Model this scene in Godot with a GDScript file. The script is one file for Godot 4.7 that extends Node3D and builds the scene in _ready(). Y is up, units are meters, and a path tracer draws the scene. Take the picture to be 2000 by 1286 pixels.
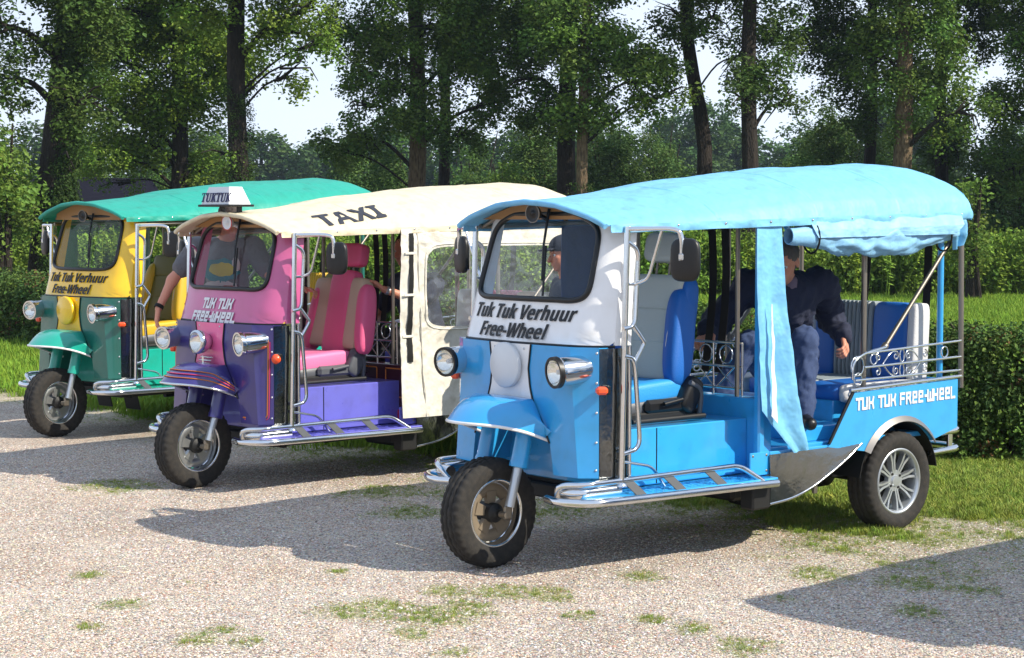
extends Node3D
# Three motor rickshaws parked on gravel in front of a hedge and a row of tall trees.
# Vehicle axes: x runs from the front axle to the rear, y up, z to the vehicle's left.

var mats := {}
var rng := RandomNumberGenerator.new()
var taken := {}
var lump_noise := FastNoiseLite.new()

func _ready():
	rng.seed = 7
	lump_noise.seed = 5
	lump_noise.frequency = 1.0
	make_camera()
	make_light()
	make_materials()
	make_ground()
	make_background()
	make_hedge()
	make_rickshaws()
	make_people()
	make_ground_cover()

func make_camera():
	var cam := Camera3D.new()
	cam.name = "camera"
	cam.position = Vector3(0, 1.8, 0)
	cam.rotation = Vector3(-0.0596, 0, 0)
	cam.fov = 20.44
	cam.near = 0.1
	cam.far = 2000.0
	add_child(cam)
	cam.current = true

func make_light():
	var sky_mat := ProceduralSkyMaterial.new()
	sky_mat.sky_top_color = Color(0.69, 0.76, 0.87)
	sky_mat.sky_horizon_color = Color(0.86, 0.905, 0.96)
	sky_mat.sky_curve = 0.16
	sky_mat.ground_bottom_color = Color(0.30, 0.32, 0.26)
	sky_mat.ground_horizon_color = Color(0.55, 0.60, 0.58)
	sky_mat.sky_energy_multiplier = 1.0
	var cn := FastNoiseLite.new()
	cn.seed = 11
	cn.noise_type = FastNoiseLite.TYPE_SIMPLEX_SMOOTH
	cn.frequency = 0.006
	cn.fractal_octaves = 5
	var ramp := Gradient.new()
	ramp.offsets = PackedFloat32Array([0.0, 0.48, 0.75, 1.0])
	ramp.colors = PackedColorArray([Color(0, 0, 0, 0), Color(0.75, 0.78, 0.84, 0.0), Color(0.85, 0.86, 0.88, 0.45), Color(0.9, 0.9, 0.9, 0.6)])
	var ct := NoiseTexture2D.new()
	ct.width = 1024
	ct.height = 512
	ct.seamless = true
	ct.noise = cn
	ct.color_ramp = ramp
	sky_mat.sky_cover = ct
	sky_mat.sky_cover_modulate = Color(0.45, 0.46, 0.48)
	var sky := Sky.new()
	sky.sky_material = sky_mat
	var env := Environment.new()
	env.background_mode = Environment.BG_SKY
	env.sky = sky
	env.background_energy_multiplier = 1.0
	env.tonemap_mode = Environment.TONE_MAPPER_LINEAR
	env.tonemap_exposure = 1.38
	env.fog_enabled = true
	env.fog_density = 0.0003
	env.fog_light_color = Color(0.80, 0.88, 0.97)
	env.sdfgi_enabled = true
	env.ssao_enabled = true
	env.ssil_enabled = true
	var we := WorldEnvironment.new()
	we.name = "world_environment"
	we.environment = env
	add_child(we)
	var sun := DirectionalLight3D.new()
	sun.name = "sun"
	sun.light_energy = 1.5
	sun.light_color = Color(1.0, 0.965, 0.90)
	sun.light_angular_distance = 0.5
	sun.shadow_enabled = true
	sun.sky_mode = DirectionalLight3D.SKY_MODE_LIGHT_ONLY
	add_child(sun)
	sun.look_at_from_position(Vector3(2.04, 1.85, 0.90) * 10.0, Vector3.ZERO)

# ---------------------------------------------------------------- naming
func numbered(called: String) -> String:
	taken[called] = taken.get(called, -1) + 1
	return called if taken[called] == 0 else "%s_%03d" % [called, taken[called]]

func tag(o: Node, label: String, category: String, group := "", kind := ""):
	o.set_meta("label", label)
	o.set_meta("category", category)
	if group != "":
		o.set_meta("group", group)
	if kind != "":
		o.set_meta("kind", kind)
	return o

func thing(called: String, label: String, category: String, at := Vector3.ZERO, turn := 0.0, group := "") -> Node3D:
	var o := Node3D.new()
	o.name = numbered(called)
	add_child(o)
	o.position = at
	o.rotation.y = turn
	tag(o, label, category, group)
	return o

func put(called: String, shape, mat: Material, parent: Node = null, label := "") -> MeshInstance3D:
	var m := MeshInstance3D.new()
	var mesh: Mesh
	if shape is SurfaceTool:
		shape.generate_normals()
		mesh = shape.commit()
	else:
		mesh = shape
	m.mesh = mesh
	m.material_override = mat
	if parent == null:
		m.name = numbered(called)
		add_child(m)
	else:
		m.name = called
		if parent.has_node(NodePath(called)):
			var k := 1
			while parent.has_node(NodePath("%s_%03d" % [called, k])):
				k += 1
			m.name = "%s_%03d" % [called, k]
		parent.add_child(m, true)
	if label != "":
		m.set_meta("label", label)
	return m

func scatter(called: String, mesh: Mesh, mat: Material, places: Array, colors: Array, parent: Node = null) -> MultiMeshInstance3D:
	var mm := MultiMesh.new()
	mm.transform_format = MultiMesh.TRANSFORM_3D
	mm.use_colors = true
	mm.mesh = mesh
	mm.instance_count = places.size()
	for i in places.size():
		mm.set_instance_transform(i, places[i])
		mm.set_instance_color(i, colors[i])
	var o := MultiMeshInstance3D.new()
	o.multimesh = mm
	o.material_override = mat
	if parent == null:
		o.name = numbered(called)
		add_child(o)
	else:
		o.name = called
		parent.add_child(o, true)
	o.set_meta("kind", "stuff")
	return o

# ---------------------------------------------------------------- shape helpers
func begin() -> SurfaceTool:
	var st := SurfaceTool.new()
	st.begin(Mesh.PRIMITIVE_TRIANGLES)
	return st

func tri(st: SurfaceTool, a: Vector3, b: Vector3, c: Vector3, sg := -1):
	st.set_smooth_group(sg)
	st.add_vertex(a)
	st.add_vertex(b)
	st.add_vertex(c)

func quad(st: SurfaceTool, a: Vector3, b: Vector3, c: Vector3, d: Vector3, sg := -1):
	tri(st, a, b, c, sg)
	tri(st, a, c, d, sg)

func tube(st: SurfaceTool, pts: Array, r: float, n := 10, r_end := -1.0, cap := true, squash := 1.0):
	var count := pts.size()
	var last := r if r_end < 0.0 else r_end
	var t: Vector3 = (pts[1] - pts[0]).normalized()
	var side := t.cross(Vector3.UP)
	if side.length() < 0.05:
		side = t.cross(Vector3.RIGHT)
	side = side.normalized()
	var rings := []
	for i in count:
		var d: Vector3
		if i == 0:
			d = pts[1] - pts[0]
		elif i == count - 1:
			d = pts[i] - pts[i - 1]
		else:
			d = (pts[i + 1] - pts[i]).normalized() + (pts[i] - pts[i - 1]).normalized()
		d = d.normalized()
		side = (side - d * side.dot(d)).normalized()
		var up := side.cross(d).normalized()
		var rr := lerpf(r, last, float(i) / (count - 1))
		var ring := PackedVector3Array()
		for k in n:
			var a := TAU * k / n
			ring.append(pts[i] + side * cos(a) * rr + up * sin(a) * rr * squash)
		rings.append(ring)
	for i in count - 1:
		for k in n:
			var k2 := (k + 1) % n
			quad(st, rings[i][k], rings[i + 1][k], rings[i + 1][k2], rings[i][k2], 1)
	if cap:
		for k in range(1, n - 1):
			tri(st, rings[0][0], rings[0][k], rings[0][k + 1])
			tri(st, rings[count - 1][0], rings[count - 1][k + 1], rings[count - 1][k])

func bend(pts: Array, rad: float, seg := 5) -> Array:
	var out := [pts[0]]
	for i in range(1, pts.size() - 1):
		var p: Vector3 = pts[i]
		var a: Vector3 = pts[i - 1] - p
		var b: Vector3 = pts[i + 1] - p
		var ra := minf(rad, a.length() * 0.45)
		var rb := minf(rad, b.length() * 0.45)
		var pa := p + a.normalized() * ra
		var pb := p + b.normalized() * rb
		for k in seg + 1:
			var t := float(k) / seg
			out.append(pa.lerp(p, t).lerp(p.lerp(pb, t), t))
	out.append(pts[pts.size() - 1])
	return out

func curve(pts: Array, seg := 6) -> Array:
	var out := []
	for i in pts.size() - 1:
		var p0: Vector3 = pts[maxi(i - 1, 0)]
		var p3: Vector3 = pts[mini(i + 2, pts.size() - 1)]
		for k in seg:
			out.append(pts[i].cubic_interpolate(pts[i + 1], p0, p3, float(k) / seg))
	out.append(pts[pts.size() - 1])
	return out

func rod(st: SurfaceTool, a: Vector3, b: Vector3, r: float, n := 8):
	tube(st, [a, b], r, n)

func box(st: SurfaceTool, c: Vector3, s: Vector3, bev := 0.006, b := Basis()):
	var h := s * 0.5
	bev = minf(bev, minf(h.x, minf(h.y, h.z)) * 0.9)
	var v := func(sx: float, sy: float, sz: float, which: int) -> Vector3:
		var p := Vector3(sx * (h.x - bev), sy * (h.y - bev), sz * (h.z - bev))
		p[which] = [sx, sy, sz][which] * h[which]
		return c + b * p
	for ax in 3:
		var i := (ax + 1) % 3
		var j := (ax + 2) % 3
		for s1 in [-1.0, 1.0]:
			var q := []
			for pr in [[-1.0, -1.0], [1.0, -1.0], [1.0, 1.0], [-1.0, 1.0]]:
				var sg := [0.0, 0.0, 0.0]
				sg[ax] = s1
				sg[i] = pr[0]
				sg[j] = pr[1]
				q.append(v.call(sg[0], sg[1], sg[2], ax))
			if s1 < 0:
				quad(st, q[0], q[1], q[2], q[3])
			else:
				quad(st, q[0], q[3], q[2], q[1])
	if bev <= 0.0:
		return
	for ax in 3:
		var i := (ax + 1) % 3
		var j := (ax + 2) % 3
		for s1 in [-1.0, 1.0]:
			for s2 in [-1.0, 1.0]:
				var e := []
				for s0 in [-1.0, 1.0]:
					var sg := [0.0, 0.0, 0.0]
					sg[ax] = s0
					sg[i] = s1
					sg[j] = s2
					e.append(v.call(sg[0], sg[1], sg[2], i))
					e.append(v.call(sg[0], sg[1], sg[2], j))
				if s1 * s2 > 0:
					quad(st, e[0], e[2], e[3], e[1])
				else:
					quad(st, e[0], e[1], e[3], e[2])
	for sx in [-1.0, 1.0]:
		for sy in [-1.0, 1.0]:
			for sz in [-1.0, 1.0]:
				var p0: Vector3 = v.call(sx, sy, sz, 0)
				var p1: Vector3 = v.call(sx, sy, sz, 1)
				var p2: Vector3 = v.call(sx, sy, sz, 2)
				if sx * sy * sz > 0:
					tri(st, p0, p2, p1)
				else:
					tri(st, p0, p1, p2)

func axis_frame(at: Vector3, dir: Vector3) -> Transform3D:
	var z := dir.normalized()
	var x := Vector3.UP.cross(z)
	if x.length() < 0.01:
		x = Vector3.RIGHT
	x = x.normalized()
	return Transform3D(Basis(x, z.cross(x), z), at)

func lathe(st: SurfaceTool, prof: Array, xf: Transform3D, n := 24, sharp := false, wobble = null):
	var rings := []
	for i in prof.size():
		var ring := PackedVector3Array()
		for k in n:
			var a := TAU * k / n
			var r: float = prof[i].x
			if wobble != null:
				r += wobble.call(i, k)
			ring.append(xf * Vector3(cos(a) * r, sin(a) * r, prof[i].y))
		rings.append(ring)
	for i in prof.size() - 1:
		for k in n:
			var k2 := (k + 1) % n
			var sg := i + 1 if sharp else 1
			if prof[i].x < 1e-5:
				tri(st, rings[i][k], rings[i + 1][k2], rings[i + 1][k], sg)
			elif prof[i + 1].x < 1e-5:
				tri(st, rings[i][k], rings[i][k2], rings[i + 1][k], sg)
			else:
				quad(st, rings[i][k], rings[i][k2], rings[i + 1][k2], rings[i + 1][k], sg)

func grid_normals(p: Array) -> Array:
	var out := []
	var nr := p.size()
	var nc: int = p[0].size()
	for i in nr:
		var row := PackedVector3Array()
		for j in nc:
			var du: Vector3 = p[mini(i + 1, nr - 1)][j] - p[maxi(i - 1, 0)][j]
			var dv: Vector3 = p[i][mini(j + 1, nc - 1)] - p[i][maxi(j - 1, 0)]
			var nn := du.cross(dv)
			row.append(nn.normalized() if nn.length() > 1e-9 else Vector3.UP)
		out.append(row)
	return out

func sheet(st: SurfaceTool, p: Array, th := 0.0, sg := 1, wrap := false):
	var nr := p.size()
	var nc: int = p[0].size()
	var q := p
	if th != 0.0:
		var nn := grid_normals(p)
		q = []
		for i in nr:
			var row := []
			for j in nc:
				row.append(p[i][j] - nn[i][j] * th)
			q.append(row)
	var cols := nc if wrap else nc - 1
	for i in nr - 1:
		for j in cols:
			var j2 := (j + 1) % nc
			quad(st, p[i][j], p[i][j2], p[i + 1][j2], p[i + 1][j], sg)
			if th != 0.0:
				quad(st, q[i][j], q[i + 1][j], q[i + 1][j2], q[i][j2], sg + 1)
	if th == 0.0:
		return
	for j in cols:
		var j2 := (j + 1) % nc
		quad(st, p[0][j], q[0][j], q[0][j2], p[0][j2], sg + 2)
		quad(st, p[nr - 1][j], p[nr - 1][j2], q[nr - 1][j2], q[nr - 1][j], sg + 3)
	if not wrap:
		for i in nr - 1:
			quad(st, p[i][0], p[i + 1][0], q[i + 1][0], q[i][0], sg + 4)
			quad(st, p[i][nc - 1], q[i][nc - 1], q[i + 1][nc - 1], p[i + 1][nc - 1], sg + 5)

func prism(st: SurfaceTool, poly: PackedVector2Array, xf: Transform3D, depth: float, side_sg := -1):
	var idx := Geometry2D.triangulate_polygon(poly)
	var h := depth * 0.5
	for k in range(0, idx.size(), 3):
		var a := poly[idx[k]]
		var b := poly[idx[k + 1]]
		var c := poly[idx[k + 2]]
		tri(st, xf * Vector3(a.x, a.y, h), xf * Vector3(c.x, c.y, h), xf * Vector3(b.x, b.y, h))
		tri(st, xf * Vector3(a.x, a.y, -h), xf * Vector3(b.x, b.y, -h), xf * Vector3(c.x, c.y, -h))
	for k in poly.size():
		var a := poly[k]
		var b := poly[(k + 1) % poly.size()]
		quad(st, xf * Vector3(a.x, a.y, h), xf * Vector3(b.x, b.y, h), xf * Vector3(b.x, b.y, -h), xf * Vector3(a.x, a.y, -h), side_sg)

func spow(x: float, e: float) -> float:
	return signf(x) * pow(absf(x), e)

# a cushion: a ball squared off by the exponents
func cushion(st: SurfaceTool, c: Vector3, half: Vector3, b := Basis(), e1 := 0.35, e2 := 0.35, nu := 14, nv := 20):
	var p := []
	for i in nu + 1:
		var f := -PI / 2 + PI * i / nu
		var row := []
		for j in nv:
			var t := TAU * j / nv
			row.append(c + b * Vector3(half.x * spow(cos(f), e1) * spow(cos(t), e2), half.y * spow(sin(f), e1), half.z * spow(cos(f), e1) * spow(sin(t), e2)))
		p.append(row)
	for i in nu:
		for j in nv:
			var j2 := (j + 1) % nv
			if i == 0:
				tri(st, p[0][0], p[1][j2], p[1][j], 1)
			elif i == nu - 1:
				tri(st, p[i][j], p[i][j2], p[nu][0], 1)
			else:
				quad(st, p[i][j], p[i][j2], p[i + 1][j2], p[i + 1][j], 1)

func letters(text: String, font: String, height: float, bold: bool, depth: float, slant: float, place: Callable) -> ArrayMesh:
	var sf := SystemFont.new()
	sf.font_names = PackedStringArray([font])
	sf.font_weight = 700 if bold else 400
	var tm := TextMesh.new()
	tm.font = sf
	tm.text = text
	tm.font_size = 64
	tm.pixel_size = height / 46.0
	tm.depth = depth
	tm.curve_step = 1.0
	tm.horizontal_alignment = HORIZONTAL_ALIGNMENT_CENTER
	var arr := tm.get_mesh_arrays()
	var v: PackedVector3Array = arr[Mesh.ARRAY_VERTEX]
	var idx = arr[Mesh.ARRAY_INDEX]
	var st := begin()
	var order: PackedInt32Array = idx if idx != null and idx.size() > 0 else PackedInt32Array(range(v.size()))
	st.set_smooth_group(-1)
	for k in order:
		var p := v[k]
		st.add_vertex(place.call(p.x + p.y * slant, p.y, p.z + depth * 0.5))
	st.generate_normals()
	return st.commit()

const STROKES := {
	"T": [[0.0, 1.0, 0.72, 1.0], [0.36, 1.0, 0.36, 0.0]],
	"U": [[0.0, 1.0, 0.0, 0.0], [0.0, 0.0, 0.6, 0.0], [0.6, 0.0, 0.6, 1.0]],
	"K": [[0.0, 1.0, 0.0, 0.0], [0.0, 0.5, 0.5, 0.5], [0.5, 0.5, 0.62, 1.0], [0.5, 0.5, 0.62, 0.0]],
	"F": [[0.0, 0.0, 0.0, 1.0], [0.0, 1.0, 0.6, 1.0], [0.0, 0.5, 0.5, 0.5]],
	"R": [[0.0, 0.0, 0.0, 1.0], [0.0, 1.0, 0.58, 1.0], [0.58, 1.0, 0.5, 0.5], [0.5, 0.5, 0.0, 0.5], [0.4, 0.5, 0.62, 0.0]],
	"E": [[0.6, 0.0, 0.05, 0.0], [0.05, 0.0, 0.05, 1.0], [0.05, 1.0, 0.58, 1.0], [0.58, 1.0, 0.58, 0.5], [0.58, 0.5, 0.05, 0.5]],
	"W": [[0.0, 1.0, 0.0, 0.0], [0.0, 0.0, 0.76, 0.0], [0.76, 0.0, 0.76, 1.0], [0.38, 0.0, 0.38, 0.75]],
	"H": [[0.0, 0.0, 0.0, 1.0], [0.6, 0.0, 0.6, 1.0], [0.0, 0.5, 0.6, 0.5]],
	"L": [[0.0, 1.0, 0.0, 0.0], [0.0, 0.0, 0.55, 0.0]],
	"-": [[0.08, 0.5, 0.4, 0.5]],
}

# angular sticker lettering built from straight strokes
func stroke_letters(text: String, height: float, weight: float, slant: float, place: Callable, squeeze := 0.8) -> ArrayMesh:
	var st := begin()
	var wide := 0.0
	for ch in text:
		wide += 0.5 if ch == " " or ch == "-" else 0.95
	var x := -wide * 0.5
	for ch in text:
		if STROKES.has(ch):
			var n := 0
			for s in STROKES[ch]:
				n += 1
				var a := Vector2(s[0], s[1] * (1.0 - weight) + weight * 0.5)
				var b := Vector2(s[2], s[3] * (1.0 - weight) + weight * 0.5)
				var d := (b - a).normalized() * weight * 0.5
				var o := Vector2(-d.y, d.x)
				var c := [a - d + o, b + d + o, b + d - o, a - d - o]
				var f := []
				for z in [0.0025 + n * 0.0002, -0.002]:
					for p in c:
						var q := Vector2(x + p.x + p.y * slant, p.y - 0.5) * height
						f.append(place.call(q.x * squeeze, q.y, z))
				quad(st, f[0], f[1], f[2], f[3])
				for k in 4:
					var k2 := (k + 1) % 4
					quad(st, f[k], f[k + 4], f[k2 + 4], f[k2])
		x += 0.5 if ch == " " or ch == "-" else 0.95
	st.generate_normals()
	return st.commit()

# ---------------------------------------------------------------- materials
func noise_tex(freq: float, octaves: int, seed_: int, size := 256, as_normal := false, bump := 4.0, lo := 0.0, hi := 1.0, kind := FastNoiseLite.TYPE_SIMPLEX_SMOOTH) -> NoiseTexture2D:
	var n := FastNoiseLite.new()
	n.seed = seed_
	n.noise_type = kind
	n.frequency = freq
	n.fractal_octaves = octaves
	var t := NoiseTexture2D.new()
	t.width = size
	t.height = size
	t.seamless = true
	t.noise = n
	t.as_normal_map = as_normal
	t.bump_strength = bump
	if not as_normal:
		var g := Gradient.new()
		g.offsets = PackedFloat32Array([0.0, 1.0])
		g.colors = PackedColorArray([Color(lo, lo, lo), Color(hi, hi, hi)])
		t.color_ramp = g
	return t

func ramp_tex(freq: float, octaves: int, seed_: int, size: int, offs: Array, cols: Array, kind := FastNoiseLite.TYPE_SIMPLEX_SMOOTH) -> NoiseTexture2D:
	var t := noise_tex(freq, octaves, seed_, size, false, 1.0, 0.0, 1.0, kind)
	var g := Gradient.new()
	g.offsets = PackedFloat32Array(offs)
	g.colors = PackedColorArray(cols)
	t.color_ramp = g
	return t

func mat(called: String, c: Color, rough := 0.5, metal := 0.0) -> StandardMaterial3D:
	var m := StandardMaterial3D.new()
	m.resource_name = called
	m.albedo_color = c
	m.roughness = rough
	m.metallic = metal
	m.cull_mode = BaseMaterial3D.CULL_DISABLED
	mats[called] = m
	return m

func tri_scale(m: StandardMaterial3D, s: float, world := false):
	m.uv1_triplanar = true
	m.uv1_world_triplanar = world
	m.uv1_scale = Vector3(s, s, s)

func paint(called: String, c: Color, rough := 0.32) -> StandardMaterial3D:
	var m := mat(called, c, 1.0)
	m.clearcoat_enabled = true
	m.clearcoat = 0.8
	m.clearcoat_roughness = 0.05
	m.roughness_texture = mats["smudge"]
	m.roughness = rough * 1.6
	m.albedo_texture = mats["dust"]
	tri_scale(m, 1.3)
	return m

func canvas(called: String, c: Color, rough := 0.55) -> StandardMaterial3D:
	var m := mat(called, c, rough)
	m.albedo_texture = mats["stain"]
	m.heightmap_enabled = true
	m.heightmap_texture = mats["crumple"]
	m.heightmap_scale = 1.3
	tri_scale(m, 1.1)
	m.rim_enabled = true
	m.rim = 0.15
	return m

func make_materials():
	mats["smudge"] = noise_tex(0.012, 4, 3, 256, false, 1.0, 0.45, 1.0)
	mats["dust"] = ramp_tex(0.01, 5, 31, 512, [0.0, 0.4, 0.62, 1.0], [Color(1, 1, 1), Color(1, 1, 1), Color(0.99, 0.985, 0.98), Color(0.95, 0.94, 0.92)])
	mats["stain"] = ramp_tex(0.008, 5, 32, 512, [0.0, 0.35, 0.6, 1.0], [Color(0.84, 0.83, 0.80), Color(0.98, 0.98, 0.98), Color(1, 1, 1), Color(0.90, 0.89, 0.87)])
	mats["crumple"] = noise_tex(0.008, 4, 33, 512, false, 1.0, 0.0, 1.0)
	mats["fine"] = noise_tex(0.12, 3, 34, 256, false, 1.0, 0.0, 1.0)
	var m: StandardMaterial3D
	m = mat("chrome", Color(0.86, 0.87, 0.88), 1.0, 1.0)
	m.roughness_texture = mats["smudge"]
	m.roughness = 0.16
	tri_scale(m, 3.0)
	m = mat("mirror_steel", Color(0.52, 0.53, 0.53), 1.0, 1.0)
	m.roughness_texture = mats["smudge"]
	m.roughness = 0.2
	m.heightmap_enabled = true
	m.heightmap_texture = mats["crumple"]
	m.heightmap_scale = 0.14
	tri_scale(m, 1.6)
	m = mat("trim_steel", Color(0.50, 0.49, 0.48), 0.45, 0.6)
	m = mat("flat_steel", Color(0.30, 0.31, 0.32), 0.45, 0.3)
	m = mat("old_steel", Color(0.55, 0.52, 0.48), 0.42, 0.9)
	m = mat("dull_alloy", Color(0.74, 0.76, 0.78), 0.32, 0.75)
	m = mat("dusty_rim", Color(0.46, 0.41, 0.34), 0.7, 0.1)
	m = mat("grey_rim", Color(0.62, 0.63, 0.63), 0.35, 0.8)
	m = mat("black_iron", Color(0.05, 0.05, 0.05), 0.6)
	m = mat("black_plastic", Color(0.045, 0.045, 0.05), 0.42)
	m = mat("grey_plastic", Color(0.33, 0.34, 0.36), 0.45)
	m = mat("rubber", Color(0.215, 0.21, 0.205), 0.85)
	m.albedo_texture = ramp_tex(0.02, 4, 35, 256, [0.0, 0.5, 1.0], [Color(0.55, 0.55, 0.55), Color(0.75, 0.73, 0.7), Color(1.0, 0.93, 0.85)])
	m.heightmap_enabled = true
	m.heightmap_texture = mats["fine"]
	m.heightmap_scale = 0.15
	tri_scale(m, 4.0)
	m = mat("gasket", Color(0.03, 0.03, 0.032), 0.35)
	m = mat("webbing", Color(0.02, 0.02, 0.022), 0.8)
	m = mat("glass", Color(0.80, 0.90, 0.88, 0.02), 0.02)
	m.metallic_specular = 0.35
	m.transparency = BaseMaterial3D.TRANSPARENCY_ALPHA
	m = mat("clear_vinyl", Color(0.85, 0.88, 0.88, 0.07), 0.05)
	m.transparency = BaseMaterial3D.TRANSPARENCY_ALPHA
	m.heightmap_enabled = true
	m.heightmap_texture = noise_tex(0.006, 3, 37, 512, false, 1.0, 0.0, 1.0)
	m.heightmap_scale = 3.5
	tri_scale(m, 1.2)
	m = mat("lens", Color(0.92, 0.94, 0.95, 0.06), 0.03)
	m.transparency = BaseMaterial3D.TRANSPARENCY_ALPHA
	m = mat("reflector", Color(0.93, 0.93, 0.90), 0.12, 1.0)
	m = mat("amber", Color(0.95, 0.30, 0.03), 0.15)
	m.clearcoat_enabled = true
	m = mat("red_lens", Color(0.75, 0.02, 0.03), 0.15)
	m.clearcoat_enabled = true
	m = mat("decal_black", Color(0.03, 0.035, 0.06), 0.45)
	m = mat("decal_white", Color(0.86, 0.87, 0.88), 0.45)
	m = mat("decal_grey", Color(0.17, 0.18, 0.22), 0.6)
	m = mat("decal_navy", Color(0.08, 0.07, 0.30), 0.5)
	m = mat("gold_line", Color(0.80, 0.46, 0.12), 0.4)
	m = mat("rose_line", Color(0.86, 0.25, 0.42), 0.4)
	m = mat("plywood", Color(0.62, 0.46, 0.28), 0.6)
	m = mat("white_cover", Color(0.82, 0.83, 0.84), 0.4)
	m.clearcoat_enabled = true
	m.clearcoat = 0.5
	# blue rickshaw
	paint("blue_paint", Color(0.18, 0.62, 0.87))
	paint("white_paint", Color(0.92, 0.92, 0.92))
	canvas("blue_canvas", Color(0.45, 0.72, 0.88))
	canvas("pale_canvas", Color(0.52, 0.73, 0.88))
	canvas("shaded_blue_canvas", Color(0.12, 0.24, 0.40))  # blue curtain cloth with the shade under the roof put into its colour
	canvas("white_edge", Color(0.86, 0.88, 0.92))
	# pink rickshaw
	paint("magenta_paint", Color(0.76, 0.35, 0.55))
	paint("pink_paint", Color(0.90, 0.38, 0.60))
	paint("violet_paint", Color(0.20, 0.17, 0.46))
	paint("lilac_paint", Color(0.40, 0.40, 0.76))
	paint("maroon_paint", Color(0.24, 0.05, 0.13))
	canvas("cream_canvas", Color(0.85, 0.80, 0.68))
	canvas("cream_curtain", Color(0.85, 0.83, 0.78))
	# green rickshaw
	paint("yellow_paint", Color(0.97, 0.78, 0.06))
	paint("teal_paint", Color(0.03, 0.40, 0.35))
	paint("turquoise_paint", Color(0.08, 0.64, 0.56))
	canvas("turquoise_canvas", Color(0.10, 0.60, 0.53))
	canvas("green_curtain", Color(0.10, 0.42, 0.12))
	for s in [["seat_cream", Color(0.76, 0.77, 0.73)], ["seat_blue", Color(0.08, 0.38, 0.70)], ["seat_sky", Color(0.18, 0.58, 0.86)], ["seat_pink", Color(0.88, 0.37, 0.54)], ["seat_rose", Color(0.90, 0.48, 0.66)], ["seat_beige", Color(0.76, 0.67, 0.57)], ["seat_yellow", Color(0.82, 0.66, 0.14)], ["seat_olive", Color(0.40, 0.38, 0.08)], ["seat_grey", Color(0.52, 0.56, 0.58)], ["seat_white", Color(0.80, 0.80, 0.80)]]:
		m = mat(s[0], s[1], 0.5)
		m.heightmap_enabled = true
		m.heightmap_texture = mats["fine"]
		m.heightmap_scale = 0.12
		tri_scale(m, 2.5)
# ---------------------------------------------------------------- rickshaw
const PINK_AT := Vector3(-2.15, -0.05, -12.25)
var roof_up := 0.0
const RIDGE := [[0.27, 1.893], [0.87, 1.963], [1.25, 2.022], [1.66, 2.068], [2.08, 2.10], [2.52, 2.125], [2.85, 2.138], [3.04, 2.132], [3.13, 2.10]]

func ridge(u: float) -> float:
	for i in RIDGE.size() - 1:
		if u <= RIDGE[i + 1][0]:
			return roof_up + lerpf(RIDGE[i][1], RIDGE[i + 1][1], clampf((u - RIDGE[i][0]) / (RIDGE[i + 1][0] - RIDGE[i][0]), 0.0, 1.0))
	return 2.10 + roof_up

func roof_half(u: float) -> float:
	return lerpf(0.60, 0.665, smoothstep(0.2, 1.6, u))

func roof_edge(u: float) -> float:
	return 1.77 + roof_up + 0.0268 * (u - 0.27)

func roof_shape(u: float, x: float) -> float:
	var e := lerpf(0.9, 0.52, clampf((u - 0.27) / 1.3, 0.0, 1.0))
	return pow(maxf(0.0, 1.0 - x * x), e)

func roof_v(u: float, w: float) -> float:
	var x := clampf(absf(w) / roof_half(u), 0.0, 1.0)
	var knots := [0.0, 0.40, 0.80, 0.95, 1.0]
	var f := roof_shape(u, x)
	for i in 4:
		if x <= knots[i + 1]:
			var t: float = (x - knots[i]) / (knots[i + 1] - knots[i])
			f = lerpf(f, lerpf(roof_shape(u, knots[i]), roof_shape(u, knots[i + 1]), t), lerpf(0.85, 0.2, smoothstep(2.2, 3.1, u)))
			break
	var sag := 0.010 * (absf(sin((u - 0.3) * PI / 0.85)) - 0.6) * (1.0 - x * x)
	return roof_edge(u) + (ridge(u) - roof_edge(u)) * f - sag

func cowl_half(b: float) -> float:
	return lerpf(0.585, 0.535, b)

func cowl_u(w: float, v: float) -> float:
	var a := absf(w)
	var u := 0.17 + 0.06 * (a / 0.5) * (a / 0.5) + 0.3 * maxf(0.0, v - 1.165)
	if a > 0.46:
		u += 0.085 * pow((a - 0.46) / 0.12, 2.0)
	return u

func cowl_point(a: float, b: float, out := 0.0) -> Vector3:
	var w := a * cowl_half(b)
	var top := minf(1.875, roof_v(0.45, w) - 0.02)
	var v := lerpf(1.165, top, b)
	return Vector3(cowl_u(w, v) - out, v, w)

func opening(t: float, grow := 0.0) -> Vector2:
	var bc := 0.625
	return Vector2((0.80 + grow) * spow(cos(t), 0.33), bc + (0.315 + grow * 0.8) * spow(sin(t), 0.33))

func shell_inner(v: float) -> float:
	var k := [[1.16, 0.17], [1.03, 0.15], [0.93, 0.165], [0.86, 0.19], [0.76, 0.26], [0.66, 0.31], [0.5, 0.335]]
	for i in k.size() - 1:
		if v >= k[i + 1][0]:
			return lerpf(k[i + 1][1], k[i][1], (v - k[i + 1][0]) / (k[i][0] - k[i + 1][0]))
	return 0.335

func shell_u(w: float, v: float) -> float:
	var wc := lerpf(0.505, 0.44, clampf((v - 0.5) / 0.65, 0.0, 1.0))
	var a := absf(w)
	if a < 0.17:
		return 0.145
	if a < wc:
		return 0.145 + 0.027 * pow((a - 0.17) / (wc - 0.17), 1.5)
	return lerpf(0.172, 0.25, (a - wc) / (0.575 - wc))

func fender_rim(s: float) -> Vector3:
	var a := absf(s)
	var f := cos(s * PI / 2)
	return Vector3(0.27 - 0.475 * pow(f, 0.75), 0.768 - 0.128 * pow(a, 3.5), 0.285 * spow(sin(s * PI / 2), 0.9))

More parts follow.
